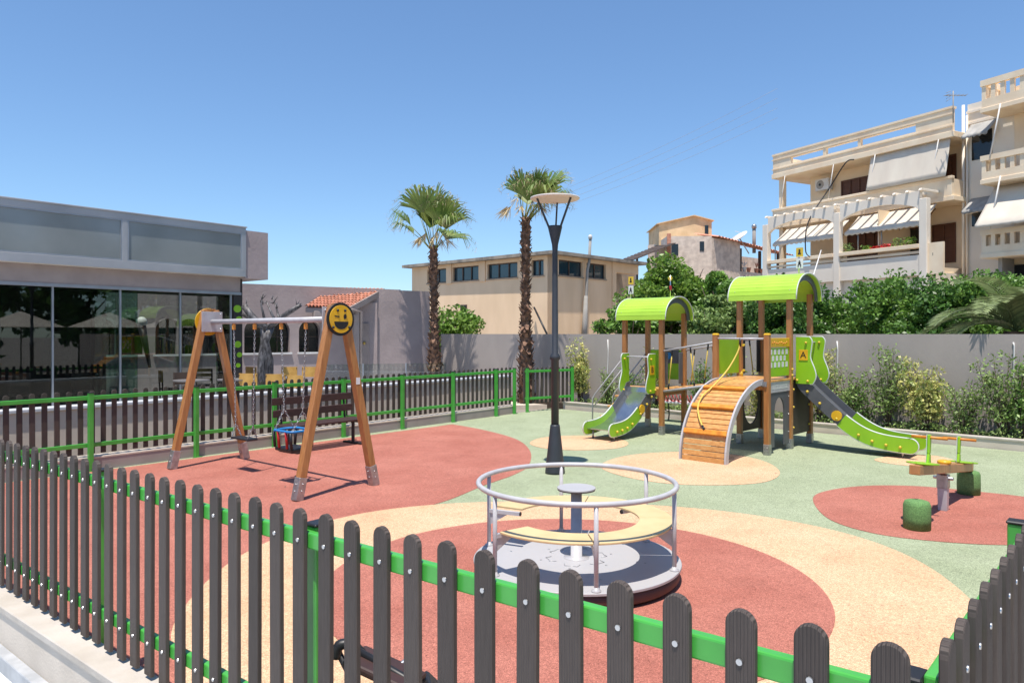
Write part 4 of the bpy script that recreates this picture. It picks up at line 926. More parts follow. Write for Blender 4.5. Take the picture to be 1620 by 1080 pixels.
for k in range(11):
    t = (k+.5)/11; q0 = T0.lerp(P1_, t)+V((0,0,.87+.25*t)); q1 = T2.lerp(P3_, t)+V((0,0,.87+.25*t))
    MB().bar(q0, q1, .11, .03).build("bridge_plank", M['plank'], br, bevel=.003)

# ornamental bench behind the small tower
ob = G(1037,662); ob = V((3.75,15.95,0))
on = thing("ornamental_bench", "low patterned bench on curly black iron legs beneath the small tower's bridge", "bench", ob)
Fo = frame((ob.x,ob.y,0), (-.72,.695))
MB(Fo).box(-.55,.55,-.25,.12,.42,.46).build("seat", M['sign'], on, bevel=.01)
mb = MB(Fo)
for k in range(14):
    for j in range(4):
        if (k+j) % 2 == 0: mb.box(-.53+k*.076,-.53+k*.076+.07,-.24+j*.09,-.17+j*.09,.4605,.464)
for k in range(12): mb.tube([(-.5+k*.09,.12,.47),(-.46+k*.09,.14,.62),(-.42+k*.09,.12,.47)], .012, 5)
mb.build("seat_pattern", M['red'], on)
mb = MB(Fo)
for x_ in (-.5,.5):
    for y_ in (-.22,.1): mb.tube([(x_,y_,0),(x_*1.05,y_*1.3,.12),(x_*.9,y_*.7,.3),(x_,y_,.42)], .016, 6)
    mb.tube([(x_,-.22,.2),(x_,.1,.3)], .012, 6)
mb.build("leg", M['black'], on)

# pushchair behind the near fence
pc = thing("pushchair", "dark folded pushchair leaning just inside the near fence, partly below the picture", "pushchair", (-.45,2.95,.0))
hL, hR = U(536,1030,3.05), U(560,1052,2.95)
fx = V((.775,-.632,0))
a0 = U(536,1032,3.02); a1 = U(652,1078,2.9)
MB().tube(spline([a0+V((-.01,.0,-.02)), a0+V((.0,0,.03)), a0+V((.05,.01,.03)), a0+V((.09,.02,-.01))], 4, closed=False), .022, 10).build("handle_grip", M['black'], pc)
mb = MB(); mb.tube([a0+V((.0,0,.0)), a0+V((.1,.05,-.25)), V((-.55,3.0,.08))], .014, 8); mb.tube([a0+V((.05,.01,.02)), a1+V((.0,0,0)), a1+V((.25,-.05,-.25))], .016, 8); mb.build("frame_tube", M['black'], pc)
MB().tube([U(600,1078,2.95), U(660,1030,3.05)], .011, 8).build("side_strut", M['steel'], pc)
MB().bar(a0+V((.06,.0,-.01)), a1+V((.02,0,-.01)), .16, .035, up=(0,0,1)).build("seat_fabric", M['benchbr'], pc, bevel=.012, seg=2)
MB().bar(a1+V((.05,.0,-.03)), a1+V((.3,.05,-.3)), .3, .05, up=(0,0,1)).build("seat_back", M['black'], pc, bevel=.015, seg=2)
for dx_, dy_ in ((0,0),(.4,-.05),(.05,.3),(.45,.25)):
    c_ = V((-.55+dx_, 3.0+dy_, .075)); w_ = MB().tube([c_-V((0,.018,0)), c_+V((0,.018,0))], .07, 16).build("wheel", M['black'], pc, bevel=.01)
MB().tube([V((-.55,3.0,.08)), V((-.15,2.95,.08)), V((-.1,3.25,.08)), V((-.5,3.3,.08))], .012, 6, closed=True).build("chassis", M['steel'], pc)
# ================================================================ terrace, cafe, houses
FT = frame((-5.06,11.56,0), (.63,.777), (-.777,.63))      # local x = q along the fence, local y = outwards
TZ = .22
struct(MB(FT).slab([(-14,1.2),(9.2,1.2),(9.2,3.0),(11.5,8.5),(11.5,20),(-14,20)], GZ, TZ), "cafe_terrace", M['terrace'])
r = thing("terrace_wall", "low beige wall with a white stone top beyond the swing fence", "low wall", FT @ V((0,1,0)))
MB(FT).box(-14,9.2,1.0,1.2,GZ,.8).build("wall_body", M['kerbbeige'], r)
MB(FT).box(-14,9.22,.96,1.26,.8,.85).build("coping", M['terrace'], r, bevel=.006)
def isect(F, y, u):      # x on line y=const of frame F seen in pixel column u
    k = (u-810)/FPX; o = F @ V((0,y,0)); d = F.to_3x3() @ V((1,0,0)); return -(o.x-k*o.y)/(d.x-k*d.y)
def zat(F, x, y, v): p = F @ V((x,y,0)); return H-(v-HZ)/FPX*p.y
# cafe building ---------------------------------------------------
cf = thing("cafe_building", "glass walled cafe with grey metal fascia and frosted panels at the left edge", "building", FT @ V((0,4.9,TZ)))
FY = 4.9; X1 = isect(FT, FY, 378); XB = X1-12.5
zt0 = 3.3; zt1 = 4.46
fx1 = isect(FT, FY-.3, 388); fx2 = isect(FT, FY-.3, 424)
mb = MB(FT); xr = isect(FT, FY, 140)+1.1; mb.box(XB, xr, FY-.27, FY+2.65, zt0, zt1-.04); mb.box(xr, fx1, FY-.27, FY+1.0, zt0, zt1-.04); mb.build("roof_box", M['kerbbeige'], cf)
mb = MB(FT)
# fascia frame: rails and mullions proud of the panels
pan = [XB+.1] + [isect(FT, FY-.3, 197)-2.66*k for k in (2,1,0)] + [fx1-.05]
mb.box(XB, fx1, FY-.335, FY-.27, zt0-.0, zt0+.17); mb.box(XB, fx1, FY-.335, FY-.27, zt1-.13, zt1)
for x_ in pan: mb.box(x_-.055, x_+.055, FY-.334, FY-.27, zt0+.17, zt1-.13)
mb.box(XB, fx1+.02, FY-.36, FY-.1, zt1, zt1+.03)
mb.build("fascia", M['alu'], cf, bevel=.004)
for a, b_ in zip(pan[:-1], pan[1:]):
    MB(FT).box(a+.08, b_-.08, FY-.30, FY-.272, zt0+.2, zt1-.16).build("frosted_panel", M['frost'], cf)
    mb = MB(FT)
    for (xa,xb,za,zb_) in ((a+.056,b_-.056,zt0+.171,zt0+.2),(a+.056,b_-.056,zt1-.16,zt1-.131),(a+.056,a+.08,zt0+.2,zt1-.16),(b_-.08,b_-.056,zt0+.2,zt1-.16)): mb.box(xa,xb,FY-.33,FY-.271,za,zb_)
    mb.build("panel_frame", M['aluframe'], cf)
MB(FT).box(fx1+.003, fx2, FY-.3, FY+1.0, zt0-.03, zt1-.05).build("plaster_end_block", M['mauve'], cf)
MB(FT).box(XB, X1, FY-.06, FY+.1, zt0-.42, zt0-.003).build("header_beam", M['kerbpink'], cf)
MB(FT).box(XB, X1+.02, FY-.075, FY-.06, zt0-.42, zt0-.36).build("top_track", M['aluframe'], cf)
for u0, u1 in ((83,83),(190,190),(285,285),(365,365),(-60,-60)):
    x_ = isect(FT, FY, u0); MB(FT).box(x_-.018, x_+.018, FY-.02, FY+.03, TZ+.003, zt0-.42).build("mullion", M['aluframe'], cf)
edges = [XB, isect(FT,FY,-60), isect(FT,FY,83), isect(FT,FY,190), isect(FT,FY,285), isect(FT,FY,365)]
for a, b_ in zip(edges[:-1], edges[1:]):
    MB(FT).box(a+.02, b_-.02, FY-.0, FY+.012, TZ+.01, zt0-.421).build("glass_pane", M['cafeglass'], cf)
pl = MB(FT).box(X1-.16, X1+.06, FY-.05, FY+.2, TZ, zt0-.001).build("corner_column", M['brpanel'], cf)
mb = MB(FT)
for z_, r_, dx in ((2.55,.1,-.02),(2.3,.08,.02),(1.7,.09,-.01),(1.45,.07,.03),(1.2,.06,0)): mb.prism([(X1-.05+dx+r_*math.cos(2*math.pi*q/14), z_+r_*.9*math.sin(2*math.pi*q/14)) for q in range(14)], FY-.056, FY-.0505)
mb.build("leaf_decoration", M['lime'], pl)
# side glass, interior
MB(FT).box(X1-.03, X1-.018, FY+.25, FY+1.0, TZ+.01, zt0-.3).build("glass_pane", M['cafeglass'], cf)
xi = isect(FT, FY, 140)
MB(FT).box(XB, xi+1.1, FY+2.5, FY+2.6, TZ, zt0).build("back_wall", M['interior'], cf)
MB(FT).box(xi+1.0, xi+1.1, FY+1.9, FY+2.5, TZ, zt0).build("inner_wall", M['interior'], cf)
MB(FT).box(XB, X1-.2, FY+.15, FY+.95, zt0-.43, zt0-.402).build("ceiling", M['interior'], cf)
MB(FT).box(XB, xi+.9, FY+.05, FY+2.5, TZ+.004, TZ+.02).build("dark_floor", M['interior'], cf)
xg = isect(FT, FY+.8, 150); xg2 = isect(FT, FY+.8, 222)
for k in range(4):
    xa = xg+(xg2-xg)*k/4; MB(FT).box(xa, xa+(xg2-xg)/4-.02, FY+.8+.03*k, FY+.812+.03*k, TZ+.02, 2.95).build("sliding_pane", M['tintglass'], cf)
MB(FT).box(xg, xg2, FY+.75, FY+.95, 2.95, 3.05).build("sliding_track", M['aluframe'], cf)
mb = MB(FT); lx, ly = isect(FT, FY+2.2, 224), FY+2.2
mb.lathe([(.02,.0),(.06,.8)], FT.inverted() @ (FT @ V((lx,ly,TZ+.2))), 10) if False else mb.tube([(lx+.2,ly,TZ+.9),(lx,ly,TZ+1.95)], [.035,.1], 10)
ln = mb.build("floor_lamp", M['black']); tag(ln, "dark leaning cone lamp with a white globe behind the cafe glass", "lamp")
mb = MB(FT); mb.ball((lx,ly,TZ+2.02), .13, n=14, m=8); o = mb.build("globe", M['white'], ln)

# grey house -------------------------------------------------------
W0 = V((-2.7,23.5,0)); FW = frame((W0.x,W0.y,0), (-.81,-.586), (.586,-.81))   # local x runs left, local y towards us
gh = thing("grey_house", "mauve grey plastered house with arched windows and a tiled porch beyond the terrace", "house", W0)
ZT = 3.34
wins = [isect(FW, 0, u) for u in (490,441,405,332,300,267,205,160,110)]
doors = None
ww = .36
# wall built as strips around the window openings
def wall_with_arches(F, x0, x1, y0, y1, z0, z1, centers, hw, za, zb, mt, parent):
    mb = MB(F); xs = sorted(centers); cur = x0
    for c in xs:
        mb.box(cur, c-hw, y0, y1, z0, z1); mb.box(c-hw, c+hw, y0, y1, z0, za)
        n = 12; arc = [(c-hw*math.cos(math.pi*k/n), zb-hw+hw*math.sin(math.pi*k/n)) for k in range(n+1)]
        for k in range(n):
            a, b = arc[k], arc[k+1]; mb.hexa([(a[0],y0,a[1]),(b[0],y0,b[1]),(b[0],y1,b[1]),(a[0],y1,a[1])],[(a[0],y0,z1),(b[0],y0,z1),(b[0],y1,z1),(a[0],y1,z1)])
        cur = c+hw
    mb.box(cur, x1, y0, y1, z0, z1); return mb.build("wall", mt, parent)
px0, px1 = isect(FW,0,607), isect(FW,0,527)
wall_with_arches(FW, 1.0, 26, -.3, 0, GZ, ZT, wins, .32, 1.42, 2.35, M['mauve'], gh)
MB(FW).box(.9, 26, .003, .1, GZ, TZ+.16).build("white_plinth", M['terrace'], gh)
MB(FW).box(-.05, 26, -6, -.31, GZ, ZT-.15).build("rear_volume", M['mauve'], gh)
MB(FW).box(-.05, 1.0, -.3, .0, GZ, ZT-.02).build("wall_end", M['mauve'], gh)
for c in wins:
    w_ = MB(FW).box(c-.32, c+.32, -.2, -.17, 1.42, 2.35).build("window", M['darkglass'], gh)
    mb = MB(FW); mb.box(c-.37, c+.37, -.17, .06, 1.37, 1.42); mb.build("sill", M['white'], w_)
    mb = MB(FW); mb.box(c-.012,c+.012,-.168,-.15,1.42,2.35); mb.box(c-.32,c+.32,-.168,-.152,1.86,1.885); mb.build("window_bar", M['chairdk'], w_)
# porch: tiled lean-to on a side wall, column and beam, brown door
TA, TB, TC, TD = U(527,457.5,22.4), U(607,459,22.85), U(553,489,20.9), U(483,486,20.5)
rt = MB(); rows, cols = 9, 13
def rp(s, t): return (TA.lerp(TB, s)).lerp(TD.lerp(TC, s), t)
nrm = (TB-TA).cross(TD-TA).normalized(); nrm = nrm if nrm.z > 0 else -nrm
for i in range(cols):
    for j in range(rows):
        s0_, s1_ = i/cols, (i+1)/cols; t0, t1 = j/rows, (j+1.15)/rows
        n = 6; vs = []
        for t_, lift in ((t0,0.0),(min(t1,1.03),.03)):
            for k in range(n+1):
                s_ = s0_+(s1_-s0_)*k/n; hgt = .075*math.sin(math.pi*k/n)
                vs.append(rp(s_, t_)+nrm*(hgt+lift))
        rt.add(vs, [(k, k+1, n+2+k, n+1+k) for k in range(n)])
rt.build("tiled_roof", M['terracotta'], gh, smooth=True)
mb = MB(); dn2 = V((0,0,-.14))
mb.hexa([TA+dn2,TB+dn2,TC+dn2,TD+dn2],[TA-nrm*.01,TB-nrm*.01,TC-nrm*.01,TD-nrm*.01]); mb.build("roof_board", M['kerbpink'], gh)
mb = MB(); mb.bar(TB+V((0,0,-.02)), TC+V((0,0,-.02)), .08, .16); mb.build("verge_board", M['kerbpink'], gh)
eb = TD.lerp(TC,.04)
def drop(p, z): return V((p.x, p.y, z))
mb = MB(); cpos = TB.lerp(TC,.72)+(TA-TB)*.05
mb.bar(drop(cpos,TZ), drop(cpos, 2.72), .16, .16); mb.bar(drop(cpos,2.42), drop(TD.lerp(TC,.18),2.5), .14, .2)
mb.bar(drop(TB.lerp(TC,.1)+(TA-TB)*.05,TZ), drop(TB.lerp(TC,.1)+(TA-TB)*.05, 3.1), .1,.1)
mb.build("porch_frame", M['kerbpink'], gh, bevel=.01)
mb = MB(); p0, p1_ = TB+(TA-TB)*.05, cpos
mb.hexa([drop(TA+(TB-TA)*.35,TZ)+V((.0,-.6,0)),drop(TB,TZ)+V((-.1,-.55,0)),drop(TB,TZ)+V((-.1,-.5,0)),drop(TA+(TB-TA)*.35,TZ)+V((0,-.55,0))],
        [drop(TA+(TB-TA)*.35,2.9)+V((0,-.6,0)),drop(TB,2.9)+V((-.1,-.55,0)),drop(TB,2.9)+V((-.1,-.5,0)),drop(TA+(TB-TA)*.35,2.9)+V((0,-.55,0))])
mb.build("porch_back_wall", M['mauve'], gh)
da = drop(TA+(TB-TA)*.62,TZ)+V((0,-.64,0)); db = drop(TB,TZ)+V((-.35,-.62,0))
dr = MB().bar((da+db)/2, (da+db)/2+V((0,0,2.05)), (db-da).length, .05, up=(0,1,0)).build("door", M['kerbpink'], gh, bevel=.01)
MB().ball((da+db)/2+V((0,-.05,1.45)), .05, n=8, m=5).build("door_knocker", M['brass'], dr)
MB().tube([drop(cpos,TZ)+V((.12,-.02,0)), drop(cpos,2.6)+V((.12,-.02,0)), drop(TC,2.66)+V((.05,0,0))], .035, 8).build("down_pipe", M['kerbpink'], gh)

# glass balustrade at the far side of the terrace
gb = thing("glass_balustrade", "low frameless glass balustrade along the terrace in front of the grey house", "balustrade", U(600,590,18.6))
ga, gb2 = V((-4.9,18.4,0)), V((-1.75,19.6,0))
for k in range(3):
    p, q = ga.lerp(gb2, k/3), ga.lerp(gb2, (k+.97)/3); MB().bar(drop(p,.86), drop(q,.86), .012, .62, up=(0,0,1)).build("glass_pane", M['clearglass'], gb)
    MB().bar(drop(p,.56), drop(p,1.18), .03, .03).build("balustrade_post", M['aluframe'], gb)

# terrace furniture ------------------------------------------------
def mk_chair(label, ladder=False, dark=False):
    t = thing("cafe_chair", label, "chair", (0,0,0), 0, "cafe terrace chairs")
    wd = M['chairdk'] if dark else M['chairwood']; fr_ = M['chairdk']
    MB().box(-.2,.2,-.2,.2,.43,.47).build("seat", M['chairdk'], t, local=True, bevel=.01)
    for x_ in (-.18,.18):
        MB().bar((x_,-.18,0),(x_,-.18,.43),.03,.03).build("leg", fr_, t, local=True); MB().bar((x_,.18,0),(x_,.22,.86),.03,.035).build("leg", fr_, t, local=True)
    mb = MB()
    if ladder:
        for z_ in (.56,.68,.8): mb.box(-.19,.19,.18,.21,z_,z_+.07)
    else:
        n = 8
        for k in range(n):
            x0, x1 = -.2+.4*k/n, -.2+.4*(k+1)/n; f = lambda x: .24-.9*x*x*.6
            mb.hexa([(x0,f(x0)-.012,.62),(x1,f(x1)-.012,.62),(x1,f(x1)+.012,.62),(x0,f(x0)+.012,.62)],[(x0,f(x0)-.012,.88),(x1,f(x1)-.012,.88),(x1,f(x1)+.012,.88),(x0,f(x0)+.012,.88)])
    mb.build("backrest", wd, t, local=True); return t
def mk_table(label):
    t = thing("cafe_table", label, "table", (0,0,0), 0, "cafe terrace tables")
    MB().lathe([(.36,.72),(.37,.73),(.37,.745),(0,.745)], (0,0,0), 24, smooth=False).build("table_top", M['tabletop'], t, local=True)
    MB().tube([(0,0,.02),(0,0,.72)], .03, 8).build("stem", M['chairdk'], t, local=True); MB().lathe([(.22,0),(.2,.02),(.03,.04)], (0,0,0), 16).build("foot", M['chairdk'], t, local=True); return t
cproto = {'y': mk_chair("x"), 'l': mk_chair("x", ladder=True), 'd': mk_chair("x", dark=True)}; used = set()
chairs = [('y',270,587,2.2,"honey wood chair facing right, furthest left on the cafe terrace"),
 ('d',291,591,.5,"dark backed chair between the leftmost terrace chair and the ladder-back one"),
 ('l',325,583,3.4,"honey wood ladder-back chair seen through the left swing leg"),
 ('d',345,596,-.7,"dark chair just left of the left swing frame's rear leg"),
 ('y',399,591,3.1,"honey wood chair left of the bare tree trunk, low behind the first swing chain"),
 ('y',408,578,2.6,"small honey wood chair right beside the bare tree trunk"),
 ('y',437,592,3.4,"honey wood chair right of the bare trunk, nearest the fence"),
 ('y',461,578,3.2,"honey wood chair under the narrow window, middle of the terrace"),
 ('y',477,594,2.9,"honey wood chair with its back turned, close behind the right swing leg"),
 ('y',492,580,3.3,"honey wood chair furthest right on the cafe terrace")]
for k, u, v, rz, lb in chairs:
    # height of the back top gives the distance
    Y = (H-(TZ+.86))*FPX/(v-HZ)
    Y = max(14.0, min(Y, 19.0)); p = V(((u-810)/FPX*Y, Y, TZ))
    c = cproto[k] if k not in used else copy_tree(cproto[k]); used.add(k); place(c, p, rz, lb)
tproto = mk_table("x")
for i, (u, Y, lb) in enumerate(((303,15.6,"round grey table left of the swing's left frame"),(372,15.9,"round grey table between the left swing frame legs"),(418,17.6,"round grey table beside the bare tree trunk"),(452,16.6,"round grey table among the honey wood chairs right of the bare tree"))):
    t = tproto if i == 0 else copy_tree(tproto); place(t, V(((u-810)/FPX*Y, Y, TZ)), 0, lb)
# dark furniture inside the cafe (seen dimly through the glass)
for i, (x_, lb) in enumerate(((-4.2,"dark chair inside the cafe near the far left glass"),(-3.0,"dark chair inside the cafe behind the second glass pane"))):
    c = copy_tree(cproto['d']); place(c, (FT @ V((X1+x_, FY+1.2, TZ+.02))), .6, lb)

# beige industrial building ----------------------------------------
BC = V((1.89,34,0)); FB1 = frame((BC.x,BC.y,0), (-.737,.676), (-.676,-.737)); FB2 = frame((BC.x,BC.y,0), (.686,.728), (.737,-.676))
bb = thing("beige_building", "plain beige stucco building with a high band of blue windows behind the palms", "building", BC)
ztop = 5.9
def winz(F, u, y, va, vb): x = isect(F, y, u); return zat(F,x,y,va), zat(F,x,y,vb)
wl1 = [(676,707),(716,757),(771,818.5),(841,860)]; wl2 = [(884,922),(928,958.5)]
z1a, z1b = winz(FB1, 795, 0, 440, 416); 
L1 = 10.2; L2 = 7.2; 
def banded(F, L, wl_, nm):
    mb = MB(F); xs = sorted([tuple(sorted((isect(F,0,a), isect(F,0,b)))) for a,b in wl_])
    mb.box(0.0, L, -.3, 0, -.1, z1a); mb.box(0.0, L, -.3, 0, z1b, ztop-.25); cur = .0
    for a,b in xs: mb.box(cur, a, -.3, 0, z1a, z1b); cur = b
    mb.box(cur, L, -.3, 0, z1a, z1b); mb.build("wall", M['beigewall'], bb)
    for a,b in xs:
        w_ = MB(F).box(a, b, -.2, -.17, z1a, z1b).build("window", M['blueglass'], bb)
        mb = MB(F); n = max(2, round((b-a)/.75))
        for k in range(n+1): x_ = a+(b-a)*k/n; mb.box(x_-.03, x_+.03, -.169, -.12, z1a, z1b)
        mb.box(a,b,-.169,-.125,z1a,z1a+.05); mb.box(a,b,-.169,-.125,z1b-.05,z1b); mb.build("window_frame", M['rust'], w_)
        MB(F).box(a-.05,b+.05,-.0,.05,z1a-.06,z1a).build("sill", M['beigedk'], w_)
banded(FB1, L1, wl1, "")
x968 = isect(FB2,0,968); banded(FB2, x968, wl2, "")
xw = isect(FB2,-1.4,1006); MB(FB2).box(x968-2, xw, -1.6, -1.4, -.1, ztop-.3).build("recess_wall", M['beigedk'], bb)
MB(FB2).box(x968+.003, x968+.35, -1.4, .04, -.1, ztop-.25).build("pilaster", M['beigewall'], bb)
MB(FB2).box(x968+.35, L2, -.4, 0, ztop-.75, ztop-.25).build("recess_beam", M['beigewall'], bb)
MB(FB2).box(-.0, .3, .0, .08, -.1, ztop-.25).build("pilaster", M['beigewall'], bb)
for x_ in (isect(FB1,0,711), isect(FB1,0,764), isect(FB1,0,828)): MB(FB1).box(x_-.2,x_+.2,.0,.06,z1a-.1,ztop-.25).build("pilaster", M['beigewall'], bb)
r_ = MB(FB2); 
rp_ = [FB1 @ V((L1+.4,.4,0)), BC+V((-.0,-.6,0)), FB2 @ V((L2+.3,.4,0)), FB2 @ V((L2+.3,-10,0))]
MB().slab([(p.x,p.y) for p in rp_], ztop-.25, ztop-.1).build("roof_slab", M['slabedge'], bb)
z3a, z3b = winz(FB1, 734, 0, 497, 482); xa, xb_ = sorted((isect(FB1,0,729), isect(FB1,0,739)))
v_ = MB(FB1).box(xa,xb_,-.0,.04,z3a,z3b).build("vent", M['rust'], bb)
mb = MB(FB1)
for k in range(5): mb.box(xa+.03,xb_-.03,.04,.06,z3a+.05+k*.09,z3a+.09+k*.09)
mb.build("vent_slat", M['black'], v_)
xp = isect(FB2,.15,928)
fl = MB(FB2).tube([(xp-.15,.2,2.1),(xp-.1,.2,3.8),(xp,.2,5.1),(xp+.08,.25,5.5),(xp+.1,.3,6.6)], .07, 10); fl.build("flue_pipe", M['concrete'], bb)
MB(FB2).tube([(xp-.28,.2,1.5),(xp-.2,.2,2.6),(xp-.12,.2,3.8)], [.16,.13,.09], 8).build("pipe_lagging", M['concrete'], bb)
MB(FB2).lathe([(.1,6.6),(.1,6.75),(.05,6.8)], (xp+.1,.3,0), 10).build("flue_cap", M['white'], bb)
ob_ = MB(FB1).tube([(isect(FB1,.2,845),.2,3.2),(isect(FB1,.9,866),.9,1.9)], .05, 6).build("prop_pole", M['black']); tag(ob_, "thin dark pole leaning against the beige building beside the right palm", "pole")

# old rubble house -------------------------------------------------
OC = U(1126,528,45); OC = V((OC.x,45,0))
oh = thing("old_house", "weathered rubble house with ochre upper storey, tiled roof and open gallery on the hill", "house", OC)
FO1 = frame((OC.x,OC.y,0), (-1,.02), (-.02,-1)); FO2 = frame((OC.x,OC.y,0), (.76,.65), (.65,-.76))
def wbox(F, u0, u1, y, d_, va, vb, ref=None):
    x0, x1 = sorted((isect(F,y,u0), isect(F,y,u1))); xr = (x0+x1)/2
    return (x0, x1, y-d_, y, zat(F,xr,y,vb), zat(F,xr,y,va))
a = wbox(FO1,1055,1126,0,6,371,372.5)
MB(FO1).box(0,a[1],-5,0,0,8.0).build("wall", M['rubble'], oh)
MB(FO1).box(-.05,a[1]+.1,-.0,.14,0,5.3).build("lower_wall", M['rubble'], oh)
zb_ = zat(FO2,isect(FO2,0,1208),0,386)
mb = MB(FO2); Lr = isect(FO2,0,1215)+2.5; g0 = isect(FO2,0,1171)
mb.box(0,g0,-5,-.003,0,7.9); mb.box(g0,Lr,-5,-2.2,0,7.4); mb.box(g0,Lr,-2.2,-.003,0,6.0); mb.build("wall", M['rubble'], oh)
mb = MB(FO2)
for k in range(3): x_ = g0+.2+k*(Lr-g0)/2.5; mb.box(x_-.08,x_+.08,-.2,-.05,6.0,7.5)
mb.build("gallery_post", M['rust'], oh)
for k, x_ in enumerate((g0+.9, g0+2.4)): MB(FO2).box(x_,x_+.9,-2.197,-2.12,6.0,7.3).build("door", M['darkglass'], oh)
rf_ = MB(FO2)
n = 26
for k in range(n):
    x0, x1 = .15+(Lr+.15)*k/n, .15+(Lr+.15)*(k+1)/n; vs = []
    for y_, z_ in ((.35,-.0),(-1.4,.35)):
        for q in range(6): t = q/5; vs.append((x0+(x1-x0)*t, y_, 7.95-(x0+(x1-x0)*t)*.06+z_+.09*math.sin(math.pi*t)))
    rf_.add(vs, [(q,q+1,7+q,6+q) for q in range(5)])
rf_.build("tiled_roof", M['terracotta'], oh, smooth=True)
w = wbox(FO1,1062,1073,.01,.1,386,404); MB(FO1).box(w[0],w[1],.0,.03,w[4],w[5]).build("window", M['darkglass'], oh)
w = wbox(FO1,1107,1114,.01,.1,382,397); MB(FO1).box(w[0],w[1],.0,.03,w[4],w[5]).build("window", M['darkglass'], oh)
w = wbox(FO1,1055,1061,.01,.1,371,405); MB(FO1).box(w[0],w[1],.003,.1,w[4],w[5]+.05).build("brick_quoin", M['terracotta'], oh)
# ochre volume behind
x0, x1 = sorted((isect(FO1,-2,1126), isect(FO1,-2,1042.5))); xm_ = isect(FO1,-2,1098); pr = [(x0,7.5),(x1,7.5),(x1,9.05),(xm_,9.55),(x0,9.25)]
MB(FO1).prism(pr, -6, -2).build("upper_storey", M['ochre'], oh)
mb = MB(FO1); mb.hexa([(x0-.12,-6,9.22),(xm_,-6,9.56),(xm_,-1.85,9.56),(x0-.12,-1.85,9.22)],[(x0-.12,-6,9.28),(xm_,-6,9.62),(xm_,-1.85,9.62),(x0-.12,-1.85,9.28)])
mb.hexa([(xm_+.002,-6,9.56),(x1+.15,-6,9.02),(x1+.15,-1.85,9.02),(xm_+.002,-1.85,9.56)],[(xm_+.002,-6,9.62),(x1+.15,-6,9.08),(x1+.15,-1.85,9.08),(xm_+.002,-1.85,9.62)]); mb.build("upper_roof", M['ochre'], oh)
w = wbox(FO1,1115,1120.5,-2,.1,357,371); MB(FO1).box(w[0],w[1],-2,-1.96,w[4],w[5]).build("window", M['darkglass'], oh)
# canopy on the left
mb = MB(FO1); xc0, xc1 = isect(FO1,-1,1056), isect(FO1,-1,993)
n = 22
for k in range(n):
    xa, xb_ = xc0+(xc1-xc0)*k/n, xc0+(xc1-xc0)*(k+1)/n; za, zb2 = 7.85-1.0*k/n, 7.85-1.0*(k+1)/n
    mb.hexa([(xa,-3,za),(xb_,-3,zb2),(xb_,1.5,zb2-.5),(xa,1.5,za-.5)],[(xa,-3,za+.05+.03*(k%2)),(xb_,-3,zb2+.05+.03*(k%2)),(xb_,1.5,zb2-.45+.03*(k%2)),(xa,1.5,za-.45+.03*(k%2))])
mb.build("corrugated_canopy", M['rust'], oh)
mb = MB(FO1)
for x_ in (xc1-.3, xc1-1.0, xc0+.8): mb.box(x_-.06,x_+.06,.9,1.02,3,6.5); 
mb.tube([(xc1-.9,1,6.4),(xc1-2.6,1,5.4)], .05, 5); mb.build("canopy_post", M['rust'], oh)
xm = isect(FO2,-1,1193); MB(FO2).tube([(xm,-1,7.5),(xm,-1,9.3)], .12, 10).build("flue", M['concrete'], oh); MB(FO2).lathe([(.17,9.2),(.17,9.4),(.05,9.5)], (xm,-1,0), 10).build("flue_cap", M['steel'], oh)
p = U(1170,377,47); dz_ = MB(); Rm = (Matrix.Translation(p) @ Matrix.Rotation(math.radians(-35),4,'Y') @ Matrix.Rotation(math.radians(10),4,'X'))
mb = MB(Rm); mb.lathe([(.0,0),(.35,.04),(.62,.13),(.62,.15),(.3,.06),(0,.02)], (0,0,0), 20); mb.tube([(0,0,0),(0,.0,-1.2)], .04, 6); mb.tube([(.4,0,.1),(0,0,.55)], .015, 5)
tag(mb.build("satellite_dish", M['white']), "white satellite dish on the tiled roof of the old house", "satellite dish")
for i, u in enumerate((1177,1184,1196,1203)):
    x_ = isect(FO2,-.1,u); q = FO2 @ V((x_,-.08,6.0)); mb = MB(); mb.lathe([(.1,0),(.15,.28),(.16,.3),(0,.3)], q, 12)
    if i in (0,2):
        for k in range(14): a_ = R.uniform(0,6.28); mb.add([q+V((0,0,.3)), q+V((math.cos(a_)*.18,math.sin(a_)*.18,.55+R.uniform(0,.2))), q+V((math.cos(a_)*.1,math.sin(a_)*.2,.6))],[(0,1,2)])
    tag(mb.build("flower_pot", M['terracotta'] if i else M['sign']), ["whitish pot with a plant, leftmost on the old house's gallery wall","small terracotta pot second from left on the gallery wall","terracotta pot with dry stems, third on the gallery wall","terracotta pot furthest right on the gallery wall"][i], "flower pot", "pots on the gallery wall")

# ================================================================ apartment building
FA = frame((14.64,40,0), (.4745,-.88), (-.88,-.4745))
def sx(u, d=0): return isect(FA, d, u)
def zv(u, d, v): return zat(FA, sx(u,d), d, v)
ap = thing("apartment_building", "cream three-storey apartment block with balconies, awnings and white pergola at upper right", "building", (14.64,40,0))
E = 9.55; WD = -1.5
cw, ct = M['creamwall'], M['creamtrim']
mb = MB(FA); mb.box(.9,E,-9,WD,0,10.55); mb.build("wall", cw, ap)
mb = MB(FA); mb.box(-.35,E+.1,-9.2,.12,10.5,10.75); mb.build("roof_slab", ct, ap, bevel=.01)
mb = MB(FA)
mb.box(-.3,E,-.12,.06,10.753,11.12); mb.box(-.3,E,-.12,.06,11.45,11.74); mb.box(-.34,E+.04,-.18,.1,11.742,11.84)
for a,b in ((-.3,.9),(2.95,3.12),(4.95,5.1),(7.9,E)): mb.box(a,b,-.12,.06,11.12,11.45)
mb.box(-.3,-.12,-6,-.12,10.753,11.74); mb.build("roof_parapet", ct, ap)
